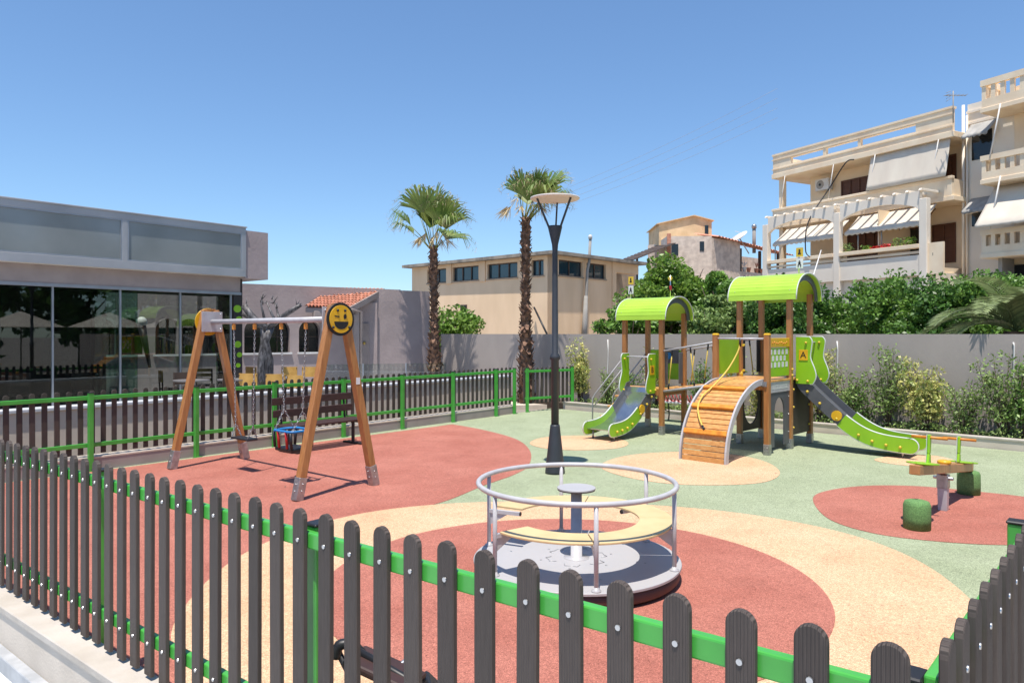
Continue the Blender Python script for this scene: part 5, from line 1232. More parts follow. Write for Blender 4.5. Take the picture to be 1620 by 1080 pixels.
mb = MB(FA); mb.box(-.36,E+.06,.061,.1,10.98,11.04); mb.box(-.36,E+.06,.061,.1,11.5,11.55); mb.build("parapet_moulding", ct, ap)
mb = MB(FA); mb.box(.0,.26,-.35,-.08,4.8,10.5); mb.build("corner_column", cw, ap)
mb = MB(FA); mb.box(-.3,E+.1,WD,.12,7.75,7.95); mb.build("balcony_slab", ct, ap, bevel=.01)
mb = MB(FA); mb.box(-.3,E,-.0,.1,7.953,8.7); mb.box(-.34,E+.04,-.05,.15,8.7,8.82); mb.box(E-.1,E,WD,0,7.953,8.7); mb.build("balcony_parapet", ct, ap, bevel=.01)
def opening(u0, u1, d, z0, z1, mt, nm, slats=True, leaf=3):
    a, b = sorted((sx(u0,d), sx(u1,d))); w_ = MB(FA).box(a,b,d+.003,d+.05,z0,z1).build(nm, mt, ap)
    mb = MB(FA); 
    for k in range(leaf+1): x_ = a+(b-a)*k/leaf; mb.box(x_-.035,x_+.035,d+.051,d+.09,z0,z1)
    mb.box(a,b,d+.051,d+.088,z1-.07,z1); mb.build("frame", M['shutter'], w_); return w_
opening(1333,1375,WD,8.0,9.95,M['shutter'],"shutter_door",leaf=3)
opening(1498,1513,WD,8.0,10.1,M['shutter'],"shutter_door",leaf=2)
# hanging shade
def cloth(u0, u1, p_top, p_bot, nm, mt, n=30, wav=.03, scallop=0, par=ap, s0=None, s1=None, scn=14):
    a = sx(u0,0) if s0 is None else s0; b = sx(u1,0) if s1 is None else s1; m_ = 8; vs = []; rows = 7
    nn = n*2
    for j in range(rows):
        t = j/(rows-1); d_ = p_top[0]+(p_bot[0]-p_top[0])*t; z_ = p_top[1]+(p_bot[1]-p_top[1])*t
        for k in range(nn+1):
            s = k/nn; vs.append((a+(b-a)*s, d_+wav*t*math.sin(s*24+t)+.0, z_-.03*math.sin(math.pi*t)))
    fs = [(j*(nn+1)+k, j*(nn+1)+k+1, (j+1)*(nn+1)+k+1, (j+1)*(nn+1)+k) for j in range(rows-1) for k in range(nn)]
    if scallop:
        o = len(vs); base = (rows-1)*(nn+1)
        for k in range(nn+1): x_, d_, z_ = vs[base+k]; vs.append((x_, d_+.01, z_-scallop*(.6+.4*abs(math.sin(math.pi*k/nn*scn)))))
        fs += [(base+k, base+k+1, o+k+1, o+k) for k in range(nn)]
    o_ = MB(FA).add(vs, fs, True).build(nm, mt, par)
    sm = o_.modifiers.new("thickness", 'SOLIDIFY'); sm.thickness = .012; return o_
cloth(1377,1503,(-.05,10.48),(.32,8.8),"shade_cloth",M['cloth'],wav=.02)
# lower storey
opening(1343,1398,WD,4.9,7.1,M['shutter'],"shutter_door",leaf=4)
opening(1477,1512,WD,5.2,7.0,M['shutter'],"window_door",leaf=2)
opening(1436,1458,WD,5.2,7.0,M['darkglass'],"window_door",leaf=1)
MB(FA).box(sx(1462,WD)-.7,sx(1462,WD)-.65,WD-.0,.9,5.0,7.7).build("divider_wall", cw, ap)
mb = MB(FA); mb.box(-.3,E-.3,WD,1.25,4.62,4.85); mb.build("terrace_slab", ct, ap)
mb = MB(FA); mb.box(-.35,E-.2,-9,1.1,0,4.6); mb.build("lower_wall", M['whitewall'], ap)
pz = 8.15; pd = 1.25
cols = [sx(1213,pd), sx(1326,pd), sx(1463,pd)]
for c in cols:
    MB(FA).box(c-.17,c+.17,pd-.15,pd+.15,0,pz-.35).build("pergola_column", M['whitewall'], ap, bevel=.015)
for a, b in zip(cols[:-1], cols[1:]):
    n = 18; a2, b2 = a+.17, b-.17
    arc = [(a2+(b2-a2)*k/n, pz-.85+.5*math.sin(math.pi*k/n)**.6) for k in range(n+1)]
    mb = MB(FA)
    for k in range(n):
        p_, q_ = arc[k], arc[k+1]; mb.hexa([(p_[0],pd-.1,p_[1]),(q_[0],pd-.1,q_[1]),(q_[0],pd+.1,q_[1]),(p_[0],pd+.1,p_[1])],[(p_[0],pd-.1,pz),(q_[0],pd-.1,pz),(q_[0],pd+.1,pz),(p_[0],pd+.1,pz)])
    mb.build("pergola_arch", M['whitewall'], ap)
    MB(FA).box(a2,b2,pd-.15,pd+.2,5.68,5.85).build("railing_top", ct, ap, bevel=.01)
    MB(FA).box(a2,b2,pd-.06,pd+.06,5.45,5.56).build("railing_bar", ct, ap)
    MB(FA).box(a2,b2,pd-.1,pd+.1,4.5,5.38).build("railing_wall", M['whitewall'], ap)
nr = 15
for k in range(nr):
    x_ = cols[0]+.1+(cols[2]-cols[0]-.2)*k/(nr-1)
    MB(FA).add([(x_-.06,.1,pz),(x_+.06,.1,pz),(x_+.06,pd+.22,pz),(x_-.06,pd+.22,pz),(x_-.06,.1,pz+.1),(x_+.06,.1,pz+.1),(x_+.06,pd+.15,pz+.1),(x_-.06,pd+.15,pz+.1)],[(0,3,2,1),(4,5,6,7),(0,1,5,4),(1,2,6,5),(2,3,7,6),(3,0,4,7)]).build("pergola_rafter", M['whitewall'], ap, bevel=.01)
cloth(0,0,(.05,7.6),(1.1,6.75),"awning",M['cloth'],scallop=.16,s0=cols[0]+.3,s1=cols[1]-.25)
cloth(0,0,(.05,7.7),(1.1,6.8),"awning",M['cloth'],scallop=.16,s0=cols[1]+.25,s1=cols[2]-.2)
for k in range(9):
    s_ = cols[0]+.5+(cols[2]-cols[0]-.8)*k/8; MB(FA).tube([(s_,.0,7.5),(s_,1.08,6.62)], .02, 6).build("awning_arm", M['shutter'], ap)
for s_ in (cols[0]+.35, cols[1]+.9, cols[2]-2.2): MB(FA).tube([(s_,1.0,5.85),(s_,1.0,6.75)], .03, 6).build("awning_pole", M['concrete'], ap)
for s_ in (.35, 3.4, 5.7, 8.75): MB(FA).tube([(s_-.1,.1,8.8),(s_+.25,.15,10.5)], .022, 6).build("awning_pole", M['white'], ap)
MB(FA).box(cols[2]+.17,E+.35,pd-.06,pd+.06,4.5,5.85).build("side_parapet", ct, ap)
mb = MB(FA); mb.box(cols[2]+.4,E-.1,pd+.061,pd+.066,5.3,5.42); mb.build("parapet_slot", M['black'], ap)
# air conditioner
a = sx(1287,-.9); ac = thing("air_conditioner", "white outdoor air conditioner hanging under the roof slab of the top balcony", "air conditioner", FA @ V((a+.45,WD,9.6)))
MB(FA).box(a,a+.85,WD+.15,WD+.48,9.6,10.2).build("casing", M['white'], ac, bevel=.02)
MB(FA).tube([(a+.32,WD+.481,9.9),(a+.32,WD+.50,9.9)], .23, 20).build("fan_grille", M['concrete'], ac)
MB(FA).tube([(a+.32,WD+.50,9.9),(a+.32,WD+.51,9.9)], .07, 12).build("fan_hub", M['black'], ac)
# hanging black cable
mb = MB(FA); s_ = sx(1350,.2); mb.tube(spline([V((s_,.15,10.5)),V((s_-.4,.25,10.4)),V((s_-1.2,.4,9.3)),V((s_-1.6,1.45,7.6)),V((s_-1.75,1.5,6.2)),V((s_-1.5,1.5,5.8))], 6, closed=False), .03, 6)
tag(mb.build("hanging_cable", M['black']), "thick black cable hanging in a curve down the apartment balconies", "cable")
mb = MB(); mb.tube([U(1299,396,31), U(1284,445,27)], .025, 6); tag(mb.build("white_pole", M['white']), "thin white slanting pole in front of the apartment's lower terrace", "pole")
# balcony plants
def tuft(mb, c, n, r, h, s=.07):
    for k in range(n):
        a_ = R.uniform(0, 6.28); q = c+V((math.cos(a_)*r*R.random(), math.sin(a_)*r*R.random(), h*R.random())); d1 = V((R.uniform(-1,1),R.uniform(-1,1),R.uniform(-.5,1))).normalized()*s; d2 = V((R.uniform(-1,1),R.uniform(-1,1),R.uniform(-.5,1))).normalized()*s*.6
        mb.add([q-d1, q+d2, q+d1, q-d2], [(0,1,2,3)])
for i, (u, hh, mt, lb) in enumerate(((1342,.45,'leafol',"spiky plant at the left end of the apartment's lower railing"),(1372,.22,'leafbr',"low green plant second from left on the apartment railing"),(1385,.15,'red',"red flowers in the middle of the apartment railing"),(1403,.2,'red',"red flowering plant right of the railing's middle"),(1420,.4,'leafol',"loose tall plant near the right end of the apartment railing"),(1440,.4,'leafbr',"bushy bright plant furthest right on the apartment railing"))):
    q = FA @ V((sx(u,1.1),1.1,5.85)); mb = MB(); tuft(mb, q, 90, .28, hh); o = mb.build("balcony_plant", M[mt]); tag(o, lb, "plant", "plants on the apartment railing")
# white stair tower
sT0, sT1 = E+.1, 11.6; dT = -.9
tw2 = thing("stair_tower", "white service tower with pipes and small grey awnings beside the apartment block", "building", FA @ V((10.5,-2,0)))
MB(FA).box(sT0,sT1+2,-9,dT,0,12.0).build("wall", M['whitewall'], tw2)
for z_ in (11.1,11.6): MB(FA).box(sT0-.03,sT1+2,dT+.003,dT+.06,z_,z_+.1).build("moulding", M['whitewall'], tw2)
sp1 = sx(1524,dT+.1)
for dx_, r_ in ((0,.08),(.16,.06)): MB(FA).tube([(sp1+dx_,dT+.1,3.8),(sp1+dx_,dT+.1,12.0-dx_*3)], r_*.75, 10).build("down_pipe", M['whitewall'], tw2)
MB(FA).tube([(sp1+.1,dT+.1,7.2),(sp1+1.3,dT+.1,7.35)], .06, 8).build("down_pipe", M['whitewall'], tw2)
MB(FA).tube([(sp1+.1,dT+.1,4.2),(sp1+1.3,dT+.1,4.35)], .06, 8).build("down_pipe", M['creamtrim'], tw2)
for (v0, v1) in ((222,248),(340,353)):
    z0, z1 = zv(1552,dT,v1), zv(1552,dT,v0)
    MB(FA).box(sx(1538,dT),sx(1570,dT),dT+.003,dT+.03,z0-.1,z1+.4).build("window", M['darkglass'], tw2)
    s0_, s1_ = sx(1527,dT+.5), sx(1572,dT+.3)
    o_ = cloth(0,0,(dT+.05,z1+.75),(dT+.75,z1+.15),"small_awning",M['greycloth'],s0=s0_,s1=s1_,scallop=.14,par=tw2,n=12,scn=5)
# antenna
p = U(1508,172,31); mb = MB(); mb.tube([p+V((0,0,-.6)), p+V((0,0,.75))], .025, 5); mb.tube([p+V((-.35,0,.55)), p+V((.55,0,.55))], .015, 5)
for k in range(6): mb.tube([p+V((-.3+.16*k,-.2,.55)), p+V((-.3+.16*k,.2,.6))], .01, 4)
for k in range(4): mb.tube([p+V((-.3,-.0,.3+.12*k)), p+V((-.1,0,.45+.1*k))], .01, 4)
tag(mb.build("tv_antenna", M['concrete']), "small television aerial on the apartment roof beside the tower", "antenna")
# right wing
rw = thing("right_wing", "cream apartment wing with slotted balcony balustrades and a large cream awning at the right edge", "building", FA @ V((15,-1,0)))
sR0 = 11.1; sR1 = 19; dR = .6
MB(FA).box(sR0+.5,sR1,-9,-.8,0,12.2).build("wall", M['creamwall'], rw)
for z0, z1 in ((11.2,12.35),(8.27,9.25),(5.23,6.2)):
    MB(FA).box(sR0-.05,sR1,-.8,dR+.1,z0-.18,z0).build("balcony_slab", ct, rw, bevel=.01)
    mb = MB(FA); h_ = z1-z0; a_, b_ = z0+.32*h_, z0+.78*h_
    mb.box(sR0,sR1,dR-.06,dR+.06,z0+.003,a_); mb.box(sR0-.04,sR1,dR-.1,dR+.1,b_,z1)
    k = 0; x_ = sR0
    while x_ < sR1: mb.box(x_,x_+.16,dR-.055,dR+.055,a_,b_); x_ += .36
    mb.box(sR0,sR0+.12,-.8,dR-.06,z0+.003,a_); mb.box(sR0-.04,sR0+.14,-.8,dR-.1,b_,z1); y_ = -.7
    while y_ < dR-.2: mb.box(sR0+.002,sR0+.118,y_,y_+.16,a_,b_); y_ += .36
    mb.build("balustrade", ct, rw)
cloth(0,0,(-.1,8.05),(dR+.7,6.35),"awning",M['cloth'],s0=sR0+.1,s1=sR1,scallop=.14,par=rw,scn=22)
for z_ in (8.3,11.2): MB(FA).tube([(sR0+.35,dR+.12,z_-2.1),(sR0+.75,dR+.1,z_)], .03, 6).build("awning_pole", M['white'], rw)
for z_ in (9.0,): MB(FA).box(sR0+1.6,sR0+2.4,-.797,-.75,8.3,10.4).build("door", M['concrete'], rw)
MB(FA).box(sR0-.02,sR1,-.0,.2,0,.1).build("footing", M['concrete'], rw)
MB(FA).box(sR0+.45,sR1,-.797,-.7,3.6,4.8).build("window_band", M['darkglass'], rw)
for k in range(5): MB(FA).box(sR0+.4+k*1.1,sR0+.55+k*1.1,-.7,.2,2,5.05).build("ground_column", M['concrete'], rw)
# power lines over the beige building
for i in range(4):
    a_ = V((1.5+i*.3, 60, 11.5+i*.55)); b_ = V((19, 52, 17.4+i*.7)); mb = MB(); mb.tube([a_.lerp(b_,t/12)+V((0,0,-4*.35*(t/12)*(1-t/12))) for t in range(13)], .008, 4)
    tag(mb.build("power_line", M['concrete']), ["lowest of the four faint power lines crossing the sky right of the lamp","second lowest of the faint power lines right of the lamp","second highest of the faint power lines right of the lamp","highest of the four faint power lines right of the lamp"][i], "power line", "power lines in the sky")
# ================================================================ vegetation
import numpy as np
rng = np.random.default_rng(5)
def leaf_object(name, C, size, mat_, parent=None, org=None, aspect=.55, updir=None, fold=True):
    n = len(C); C = np.asarray(C, dtype=float)
    d = rng.normal(size=(n,3)); d[:,2] += .15
    if updir is not None: d += updir
    d /= np.linalg.norm(d,axis=1)[:,None]
    r_ = rng.normal(size=(n,3)); s = np.cross(d, r_); s /= np.linalg.norm(s,axis=1)[:,None]; nn = np.cross(d, s)
    sz = size*rng.uniform(.6,1.35,size=(n,1))
    a = C-d*sz; b = C+s*sz*aspect+nn*sz*.18; c = C+d*sz; e = C-s*sz*aspect+nn*sz*.18
    Vv = np.stack([a,b,c,e],1).reshape(-1,3)
    base = np.array(org if org is not None else (ORIG[parent.name] if parent is not None else (C[:,0].mean(), C[:,1].mean(), C[:,2].min())), dtype=float)
    me = bpy.data.meshes.new(name); me.vertices.add(4*n); me.vertices.foreach_set("co", (Vv-base).ravel())
    me.loops.add(4*n); me.loops.foreach_set("vertex_index", np.arange(4*n, dtype=np.int32))
    me.polygons.add(n); me.polygons.foreach_set("loop_start", np.arange(0,4*n,4,dtype=np.int32)); me.polygons.foreach_set("loop_total", np.full(n,4,dtype=np.int32))
    me.update(); me.materials.append(mat_)
    o = bpy.data.objects.new(name, me); COL.objects.link(o)
    if parent is not None: o.parent = parent; ORIG[o.name] = ORIG[parent.name]
    else: o.location = tuple(base); ORIG[o.name] = V(base)
    return o
def crown_pts(n, c, rad, clumps=26, cr=.34, low=-.8):
    # leaves gathered in clumps spread over the crown's volume
    c = np.array(c); rad = np.array(rad); out = []
    cs = rng.normal(size=(clumps,3)); cs /= np.linalg.norm(cs,axis=1)[:,None]; cs *= rng.uniform(.45,1.0,size=(clumps,1)); cs[:,2] = np.maximum(cs[:,2], low)
    per = n//clumps
    for q in cs:
        p = rng.normal(size=(per,3)); p /= np.linalg.norm(p,axis=1)[:,None]; p *= (rng.uniform(0,1,size=(per,1))**.4)*cr*rng.uniform(.65,1.25)
        p[:,2] *= .75; out.append(c+(q+p)*rad)
    return np.concatenate(out)
def tree(name, label, cat, base, c, rad, n, mat_, size=.09, trunk_r=.09, clumps=30, cr=.34, group=None, limbs=7):
    t = thing(name, label, cat, base, 0, group); b = V(base); cc = V(c)
    mb = MB(); fork = b.lerp(cc, .45); mb.tube([b, b.lerp(fork,.5)+V((R.uniform(-.05,.05),0,0)), fork], [trunk_r, trunk_r*.8, trunk_r*.65], 8)
    for k in range(limbs):
        a = 6.28*k/limbs+R.random(); e = cc+V((math.cos(a)*rad[0]*.7, math.sin(a)*rad[1]*.7, R.uniform(-.2,.7)*rad[2])); m_ = fork.lerp(e,.5)+V((0,0,.1)); mb.tube([fork, m_, e], [trunk_r*.5, trunk_r*.3, trunk_r*.1], 5)
    mb.build("trunk", M['trunk'], t)
    leaf_object("crown", crown_pts(n, c, rad, clumps, cr), size, mat_, t); return t
# --- trees and hedge behind the boundary wall
tree("leafy_tree","broad bright green tree in front of the old house, left of the tall tower's roof","tree",(5.6,26.5,GZ),(5.75,26.5,3.2),(1.75,1.4,1.65),19000,M['leafbr'],.085,.13,52,.36)
tree("leafy_tree","lower mid-green tree between the bright tree and the tall tower's roof","tree",(7.5,25.3,GZ),(7.5,25.3,2.55),(1.5,1.2,1.5),11000,M['leaf'],.09,.1,36)
tree("leafy_tree","dull brownish green tree just behind the wall between the two towers","tree",(6.6,23.9,GZ),(6.6,23.9,2.2),(1.5,.8,.95),7000,M['leafol'],.08,.09,26)
tree("green_shrub","bright leafy bush above the wall right of the left palm","bush",(-1.9,26.2,GZ),(-2.0,26.0,1.85),(1.0,.9,.95),6000,M['leafbr'],.08,.06,30,.55)
tree("leafy_tree","dark low bush beside the beige building's right corner, behind the small tower","tree",(4.1,25.3,GZ),(4.1,25.3,1.95),(1.1,.8,.95),5000,M['leaf'],.09,.07,22)
hz = [(8.3,21.3,3.05,1.5),(10.0,20.6,3.25,1.6),(11.5,19.8,3.1,1.6),(12.9,19.6,3.3,1.7),(14.6,18.6,3.2,1.8),(16.4,17.9,3.15,1.8),(9.0,23.0,3.4,1.6),(12.2,22.0,3.45,1.8),(18.6,16.8,3.2,2.0)]
hl = ["dense dark green hedge tree directly behind the tall tower's arched roof","dense hedge tree right of the tall tower's roof posts, left part of the green hedge","hedge tree in the left middle of the green hedge, below the pergola's left arch","hedge tree in the middle of the green hedge, below the pergola's right arch","hedge tree in the right part of the green hedge, left of the palm fronds","hedge tree at the right edge behind the feathery palm","rear hedge tree peeping over the left end of the green hedge","rear hedge tree peeping over the hedge's middle","hedge tree beyond the right edge of the picture, last of the row"]
for i, ((x,y,zt_,rx), lb) in enumerate(zip(hz, hl)):
    tree("hedge_tree", lb, "tree", (x,y,GZ), (x,y,zt_*.52), (rx,1.25,zt_*.56), 27000 if i not in (6,7,8) else 10000, M['leafdk'] if i % 2 == 0 else M['leaf'], .062, .09, 80, .27, "trees of the hedge behind the wall")
# trees and parasols right of the picture: the cafe glass mirrors them
for i, (x, y, hh) in enumerate(((17.5,9.5,7.5),(20,5.0,9.0),(18.5,.5,8.0),(21,-4.5,9.5),(17,-9,8.5),(23,11,10))):
    tree("street_tree", ["tall street tree nearest the hedge, outside the right edge","tall street tree outside the right edge, second from the hedge","tall street tree outside the right edge, third from the hedge","tall street tree outside the right edge, fourth from the hedge","tall street tree outside the right edge, furthest from the hedge","tallest street tree behind the others outside the right edge"][i], "tree", (x,y,GZ), (x,y,hh*.55), (2.6,2.6,hh*.5), 3500, M['leafdk'], .26, .16, 40, .3, "street trees right of the playground")
for i, (x, y) in enumerate(((10.9,5.7),(11.8,9.0),(13.3,11.6))):
    t = thing("parasol", ["cream parasol outside the right fence, mirrored far left in the cafe glass","middle cream parasol outside the right fence","cream parasol outside the right fence nearest the hedge"][i], "parasol", (x,y,GZ), 0, "parasols right of the playground")
    MB().tube([(x,y,GZ),(x,y,3.0)], .03, 8).build("pole", M['chairdk'], t)
    mb = MB(); ring8 = [(x+1.7*math.cos(math.pi*k/4+.3), y+1.7*math.sin(math.pi*k/4+.3), 2.25) for k in range(8)]; mb.add([(x,y,2.95)]+ring8, [(0,1+k,1+(k+1) % 8) for k in range(8)]); c_ = mb.build("canopy", M['cloth'], t)
    sm = c_.modifiers.new("thickness", 'SOLIDIFY'); sm.thickness = .012
# --- shrubs in the planting bed
def shrub(label, u, h, w, mt, n=900, stems=7, size=.032, kind="slender", y=.48, mt2=None, sx_=None):
    x = isect(FK, y, u) if sx_ is None else sx_
    b = FK @ V((x,y,.13)); t = thing("bed_shrub", label, "shrub", b, 0, "shrubs in the planting bed"); mb = MB(); pts = []; k3 = FK.to_3x3()
    for k in range(stems):
        lean = V((R.uniform(-1,1)*w*.6, R.uniform(-.25,.25), 0)); hh = h*R.uniform(.55,1.0); c1 = b+V((R.uniform(-.06,.06),R.uniform(-.04,.04),0)); e = b+k3@lean+V((0,0,hh)); m_ = c1.lerp(e,.5)+k3@V((R.uniform(-.06,.06),0,0))
        mb.tube([c1, m_, e], [.011,.008,.003], 5)
        for q in range(int(n*.72)//stems):
            t_ = R.uniform(.12,1.0) if kind == "slender" else R.uniform(.25,1.0)
            c_ = c1.lerp(m_, t_*2) if t_ < .5 else m_.lerp(e, t_*2-1); sp_r = (.14 if kind == "slender" else .2)*(1.3-.7*t_)*(.6+w)
            # side twigs
            a_ = R.uniform(0,6.28); rr_ = sp_r*R.random()**.6; pts.append((c_.x+math.cos(a_)*rr_, c_.y+math.sin(a_)*rr_*.8, c_.z+R.uniform(-.05,.07)))
        for q in range(7):
            t_ = R.uniform(.2,.9); c_ = c1.lerp(e,t_); a_ = R.uniform(0,6.28); mb.tube([c_, c_+V((math.cos(a_)*.14,math.sin(a_)*.1,.12))], [.005,.002], 4)
    mb.build("stem", M['trunk'], t)
    pts = np.array(pts); leaf_object("foliage", pts, size*1.0, M[mt], t, aspect=.45)
    return t
shrub("tall narrow yellow-green shrub by the gate post at the left end of the bed",918,1.75,.45,'leafye',3600,12,.036,"full")
shrub("dark small-leaved shrub left of the small tower's ladder rails",962,1.05,.5,'leafol',1100,8,.034)
shrub("loose dark green shrub behind the small tower's slide",1000,1.15,.6,'leaf',1200,8,.034)
shrub("variegated yellow shrub showing between the small tower's posts",1040,1.45,.5,'leafye',2200,9,.034,"full")
shrub("leggy green shrub behind the rope bridge",1108,1.4,.6,'leaf',1300,9,.034)
shrub("sparse green shrub behind the arched ramp",1160,1.3,.5,'leafol',1100,8,.034)
shrub("variegated shrub behind the tall tower's round hole panel",1200,1.2,.5,'leafye',1300,8,.034)
shrub("pale yellow variegated shrub right of the big slide's top",1297,1.55,.5,'leafye',2400,9,.036,"full")
shrub("olive green shrub above the middle of the big slide",1338,1.2,.6,'leafol',1500,9,.034,"full")
shrub("tall leggy dark green shrub left of the yellow one on the right side",1405,1.62,.65,'leafol',2400,10,.034,"full")
shrub("broad pale yellow shrub in the middle of the bed's right half",1468,1.42,.7,'leafye',3600,12,.036,"full")
shrub("thin dark green shrub right of the broad yellow shrub",1528,1.1,.65,'leafol',1500,9,.034)
shrub("tall sparse dark green shrub near the right edge of the picture",1590,1.5,.75,'leafol',2200,10,.036,"full")
shrub("tall dark green shrub cut by the right edge of the picture",1622,1.55,.6,'leaf',1800,9,.036,"full")
shrub("small dark shrub between the slide's top and the leggy shrub",1370,.95,.5,'leaf',900,7,.034)
gc = []
for k in range(7000):
    x = R.uniform(-4,9.8); y = R.uniform(.2,.85); dens = noise.noise(V((x*1.3,y*2,3)))
    if dens > -.15: gc.append(tuple(FK @ V((x,y,.13+R.random()*(.12+.2*max(dens+.1,0))))))
o = leaf_object("low_ground_cover", np.array(gc), .035, M['leafol'], aspect=.45); tag(o, "low leafy ground cover spread along the planting bed", "ground cover", kind="stuff")

# --- fan palms
def fan_palm(label, base, zc, zt_, nf, seed, lean, bias=0):
    rr_ = random.Random(seed); b = V(base); t = thing("fan_palm", label, "palm tree", b)
    top = V((b.x+lean, b.y, zc)); hgt = zc-b.z
    def rad(q): return .27-.13*min(q*1.6,1)+.02*math.sin(q*9)
    mb = MB(); n = 26; mb.tube([b.lerp(top,k/n) for k in range(n+1)], [max(.09,rad(k/n)*.72) for k in range(n+1)], 12)
    # boots: broken leaf bases spiralling up the trunk
    nb = int(hgt*62)
    for k in range(nb):
        q = k/nb; c_ = b.lerp(top, q); a = k*2.39996+rr_.uniform(-.2,.2); r_ = rad(q)*.66; L_ = rr_.uniform(.09,.2)*(1.15-.4*q); w_ = rr_.uniform(.035,.075)*(1.2-.4*q)
        o_ = V((math.cos(a), math.sin(a), 0)); s_ = V((-o_.y, o_.x, 0)); sg = 1 if rr_.random() < .75 else -1
        p0 = c_+o_*r_; p1 = c_+o_*(r_+L_*.55)+V((0,0,L_*.7*sg))+s_*rr_.uniform(-.05,.05); th = .018
        mb.hexa([p0-s_*w_-V((0,0,th)), p0+s_*w_-V((0,0,th)), p0+s_*w_+V((0,0,th)), p0-s_*w_+V((0,0,th))],[p1-s_*w_*.45+o_*-.0, p1+s_*w_*.45, p1+s_*w_*.45+o_*.014, p1-s_*w_*.45+o_*.014])
    mb.build("trunk", M['bark'], t)
    pet = MB(); fr_ = MB(); tips = MB()
    for k in range(nf):
        a = k*2.39996+rr_.uniform(-.3,.3); q = k/nf
        el = math.radians(84-46*q**1.1+rr_.uniform(-10,12)); o_ = V((math.cos(a), math.sin(a), 0)); wind = V((.0,0,0))
        pl = rr_.uniform(.55,1.0)*(zt_-zc)/1.75; dirv = (o_*math.cos(el)+V((bias,0,math.sin(el)))).normalized()
        p0 = top+o_*.07-V((0,0,.1)); p1 = p0+dirv*pl*.5+V((0,0,.03)); p2 = p0+dirv*pl+V((0,0,-.04*q)); pet.tube([p0,p1,p2],[.02,.013,.008],5)
        fd = (p2-p1).normalized(); side = fd.cross(V((0,0,1)))
        side = side.normalized() if side.length > .05 else V((1,0,0)); nr_ = side.cross(fd).normalized()
        FL = rr_.uniform(.7,1.15)*(zt_-zc)/1.85; ns = 30; tw_ = rr_.uniform(-.5,.5)
        side, nr_ = side*math.cos(tw_)+nr_*math.sin(tw_), nr_*math.cos(tw_)-side*math.sin(tw_)
        for j in range(ns):
            th = math.radians(-56+112*j/(ns-1)+rr_.uniform(-2,2)); bd = (fd*math.cos(th)+side*math.sin(th)+nr_*(.22*abs(math.sin(th)))).normalized(); L_ = FL*(1-.22*abs(th)/1.4)*rr_.uniform(.88,1.08)
            wv = bd.cross(nr_).normalized(); drp = .1+.45*q*rr_.uniform(.5,1.4)+rr_.random()*.25
            pts = [p2, p2+bd*L_*.4, p2+bd*L_*.75+V((0,0,-drp*.16*L_)), p2+bd*L_*.98+V((0,0,-drp*.75*L_))]
            ws = [.005,.03,.02,.005]; vs = []
            for p_, w_ in zip(pts, ws): vs += [p_-wv*w_, p_+wv*w_]
            fr_.add(vs, [(0,1,3,2),(2,3,5,4),(4,5,7,6)])
            for _ in range(2):
                e = pts[-1]; e2 = e+V((rr_.uniform(-.07,.07),rr_.uniform(-.07,.07),-rr_.uniform(.03,.16))); tips.add([e-wv*.007,e+wv*.007,e2],[(0,1,2)])
                e3 = e+V((rr_.uniform(-.1,.1),rr_.uniform(-.1,.1),-rr_.uniform(.0,.1)))+bd*.06; tips.add([e-wv*.005,e+wv*.005,e3],[(0,1,2)])
    pet.build("petiole", M['petiole'], t); fr_.build("crown", M['frond'], t); tips.build("frayed_tip", M['frondtip'], t)
    # a few dry fronds hanging under the crown
    for k in range(9):
        dr_ = MB()
        a = rr_.uniform(0,6.28); o_ = V((math.cos(a), math.sin(a), 0)); p2 = top+o_*rr_.uniform(.35,.6)+V((0,0,rr_.uniform(.2,.5)))
        for j in range(16):
            bd = (o_+V((rr_.uniform(-.8,.8),rr_.uniform(-.8,.8),-.6-rr_.random()*.8))).normalized(); L_ = rr_.uniform(.25,.55); wv = bd.cross(V((.3,.2,1))).normalized()*.011
            dr_.add([p2-wv*.3,p2+wv*.3,p2+bd*L_*.6+wv,p2+bd*L_*.6-wv,p2+bd*L_],[(0,1,2,3),(3,2,4)])
        dr_.build("dry_frond", M['frondtip'], t)
    return t
fan_palm("left fan palm with bushy round crown in front of the grey house's end wall", (-2.35,22.2,.1), 4.6, 6.85, 13, 3, -.05, -.03)
fan_palm("taller right fan palm behind the street lamp, beside the gate", (.38,20.0,.05), 5.15, 7.0, 12, 8, .0, .38)
# palm beds
struct(MB().slab([(-.6,19.2),(1.2,19.6),(1.0,20.9),(-3.6,24),(-4,22)], GZ, .05), "palm_bed_soil", M['kerbbeige'])

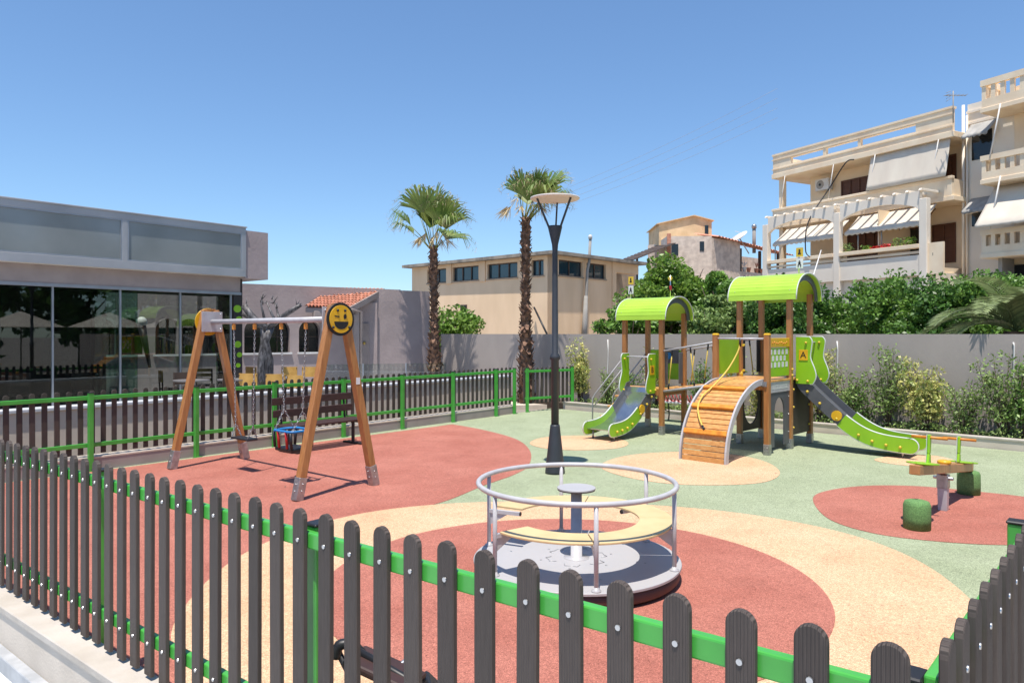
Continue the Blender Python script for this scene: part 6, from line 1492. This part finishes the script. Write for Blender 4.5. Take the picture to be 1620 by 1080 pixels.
# --- feathery date palms behind the wall at right
def date_palm(label, c, n, L, seed):
    rr_ = random.Random(seed); c = V(c); t = thing("date_palm", label, "palm tree", (c.x,c.y,GZ)); mb = MB(); mb.tube([V((c.x,c.y,GZ)), c], [.28,.2], 10); mb.build("trunk", M['bark'], t); fr_ = MB()
    for k in range(n):
        a = k*2.39996+rr_.uniform(-.2,.2); o_ = V((math.cos(a), math.sin(a), 0)); el = math.radians(rr_.uniform(25,80)); Lk = L*rr_.uniform(.8,1.1)
        pts = []; p_ = c.copy(); e = el
        for i in range(15): pts.append(p_.copy()); p_ += (o_*math.cos(e)+V((0,0,math.sin(e))))*Lk/14; e -= math.radians(7.2)
        fr_.tube(pts, [.022-.0014*i for i in range(15)], 4)
        for i in range(2, 15):
            d_ = (pts[i]-pts[i-1]).normalized(); s_ = d_.cross(V((0,0,1))).normalized(); nn_ = s_.cross(d_)
            for f in (0,.33,.66):
                p0 = pts[i-1].lerp(pts[i], f); ll = .42*math.sin(math.pi*min((i+f)/15.5,1))**.6
                for sg in (-1,1):
                    bd = (s_*sg+d_*.75+nn_*.35+V((0,0,-.15))).normalized(); wv = bd.cross(nn_).normalized()*.02
                    fr_.add([p0-wv*.4,p0+wv*.4,p0+bd*ll*.6+wv,p0+bd*ll*.6-wv,p0+bd*ll+V((0,0,-.06*ll))],[(0,1,2,3),(3,2,4)])
    fr_.build("crown", M['date'], t); return t
date_palm("feathery date palm arching over the grey wall at the right edge", (9.9,14.3,2.0), 26, 2.0, 4)
date_palm("small feathery palm with upright fronds behind the wall between the towers", (5.4,22.6,1.4), 12, 1.1, 9)

# --- bare cut tree on the terrace
bt = thing("bare_tree", "bare silvery pruned tree with stubby cut branches on the cafe terrace", "tree", V(((420-810)/FPX*16.6,16.6,TZ)))
b0 = V(ORIG[bt.name]); Yt = 16.6
def tp(u, v, dy=0): q = U(u, v, Yt+dy); return q
tr = MB()
for off in (-.09,.07,0):
    tr.tube([b0+V((off,0,0)), tp(421,570)+V((off*.9,off,0)), tp(419,540)+V((off*.7,-off,0)), tp(424,517)+V((off*1.3,0,0))], [.11,.085,.075,.07], 8)
tr.build("trunk", M['silver'], bt)
br_ = MB()
def limb(us, rs, dys=None): br_.tube([tp(u,v,(dys[i] if dys else 0)) for i,(u,v) in enumerate(us)], rs, 7)
limb([(423,520),(410,512),(397,498),(386,483)],[.09,.085,.08,.075]); limb([(423,519),(404,507),(385,497)],[.07,.065,.05],[0,.3,.5])
limb([(424,520),(436,507),(430,497),(422,478)],[.06,.04,.03,.012],[0,-.2,-.2,-.2]); limb([(425,519),(447,500),(463,490),(476,482)],[.07,.06,.06,.045]); limb([(426,518),(441,503),(438,490),(432,470)],[.05,.035,.022,.008],[0,.2,.3,.3])
limb([(420,516),(417,498),(413,482),(415,466)],[.045,.03,.018,.006])
rr3 = random.Random(2)
for (u,v) in ((432,480),(430,474),(414,474),(422,480),(416,482),(438,488),(412,478),(470,484),(390,482)):
    for k in range(3): limb([(u,v),(u+rr3.uniform(-8,8),v-rr3.uniform(3,12))],[.014,.005])
br_.build("branch", M['silver'], bt)

# --- a little litter blown onto the yard
lv = []
for k in range(170):
    t = R.random(); q = C3.lerp(C4, t) if R.random() < .5 else C2.lerp(C3, t)
    c_ = V((1.6, 9.0, 0)); w_ = R.random()**1.6; p = q.lerp(c_, w_*.9+.03); lv.append((p.x, p.y, .014))
lv = np.array(lv); n_ = len(lv); ang = rng.uniform(0, 6.28, n_); sz = rng.uniform(.008, .022, n_)
mb = MB()
for (x, y, z), a, r0 in zip(lv, ang, sz):
    d1 = V((math.cos(a), math.sin(a), .15))*float(r0); d2 = V((-math.sin(a), math.cos(a), -.1))*float(r0)*.5; c_ = V((float(x), float(y), float(z)+.004)); mb.add([c_-d1, c_+d2, c_+d1, c_-d2], [(0,1,2,3)])
o = mb.build("fallen_leaves", M['trunk']); tag(o, "tiny dry leaves scattered over the rubber surface", "leaf litter", kind="stuff")
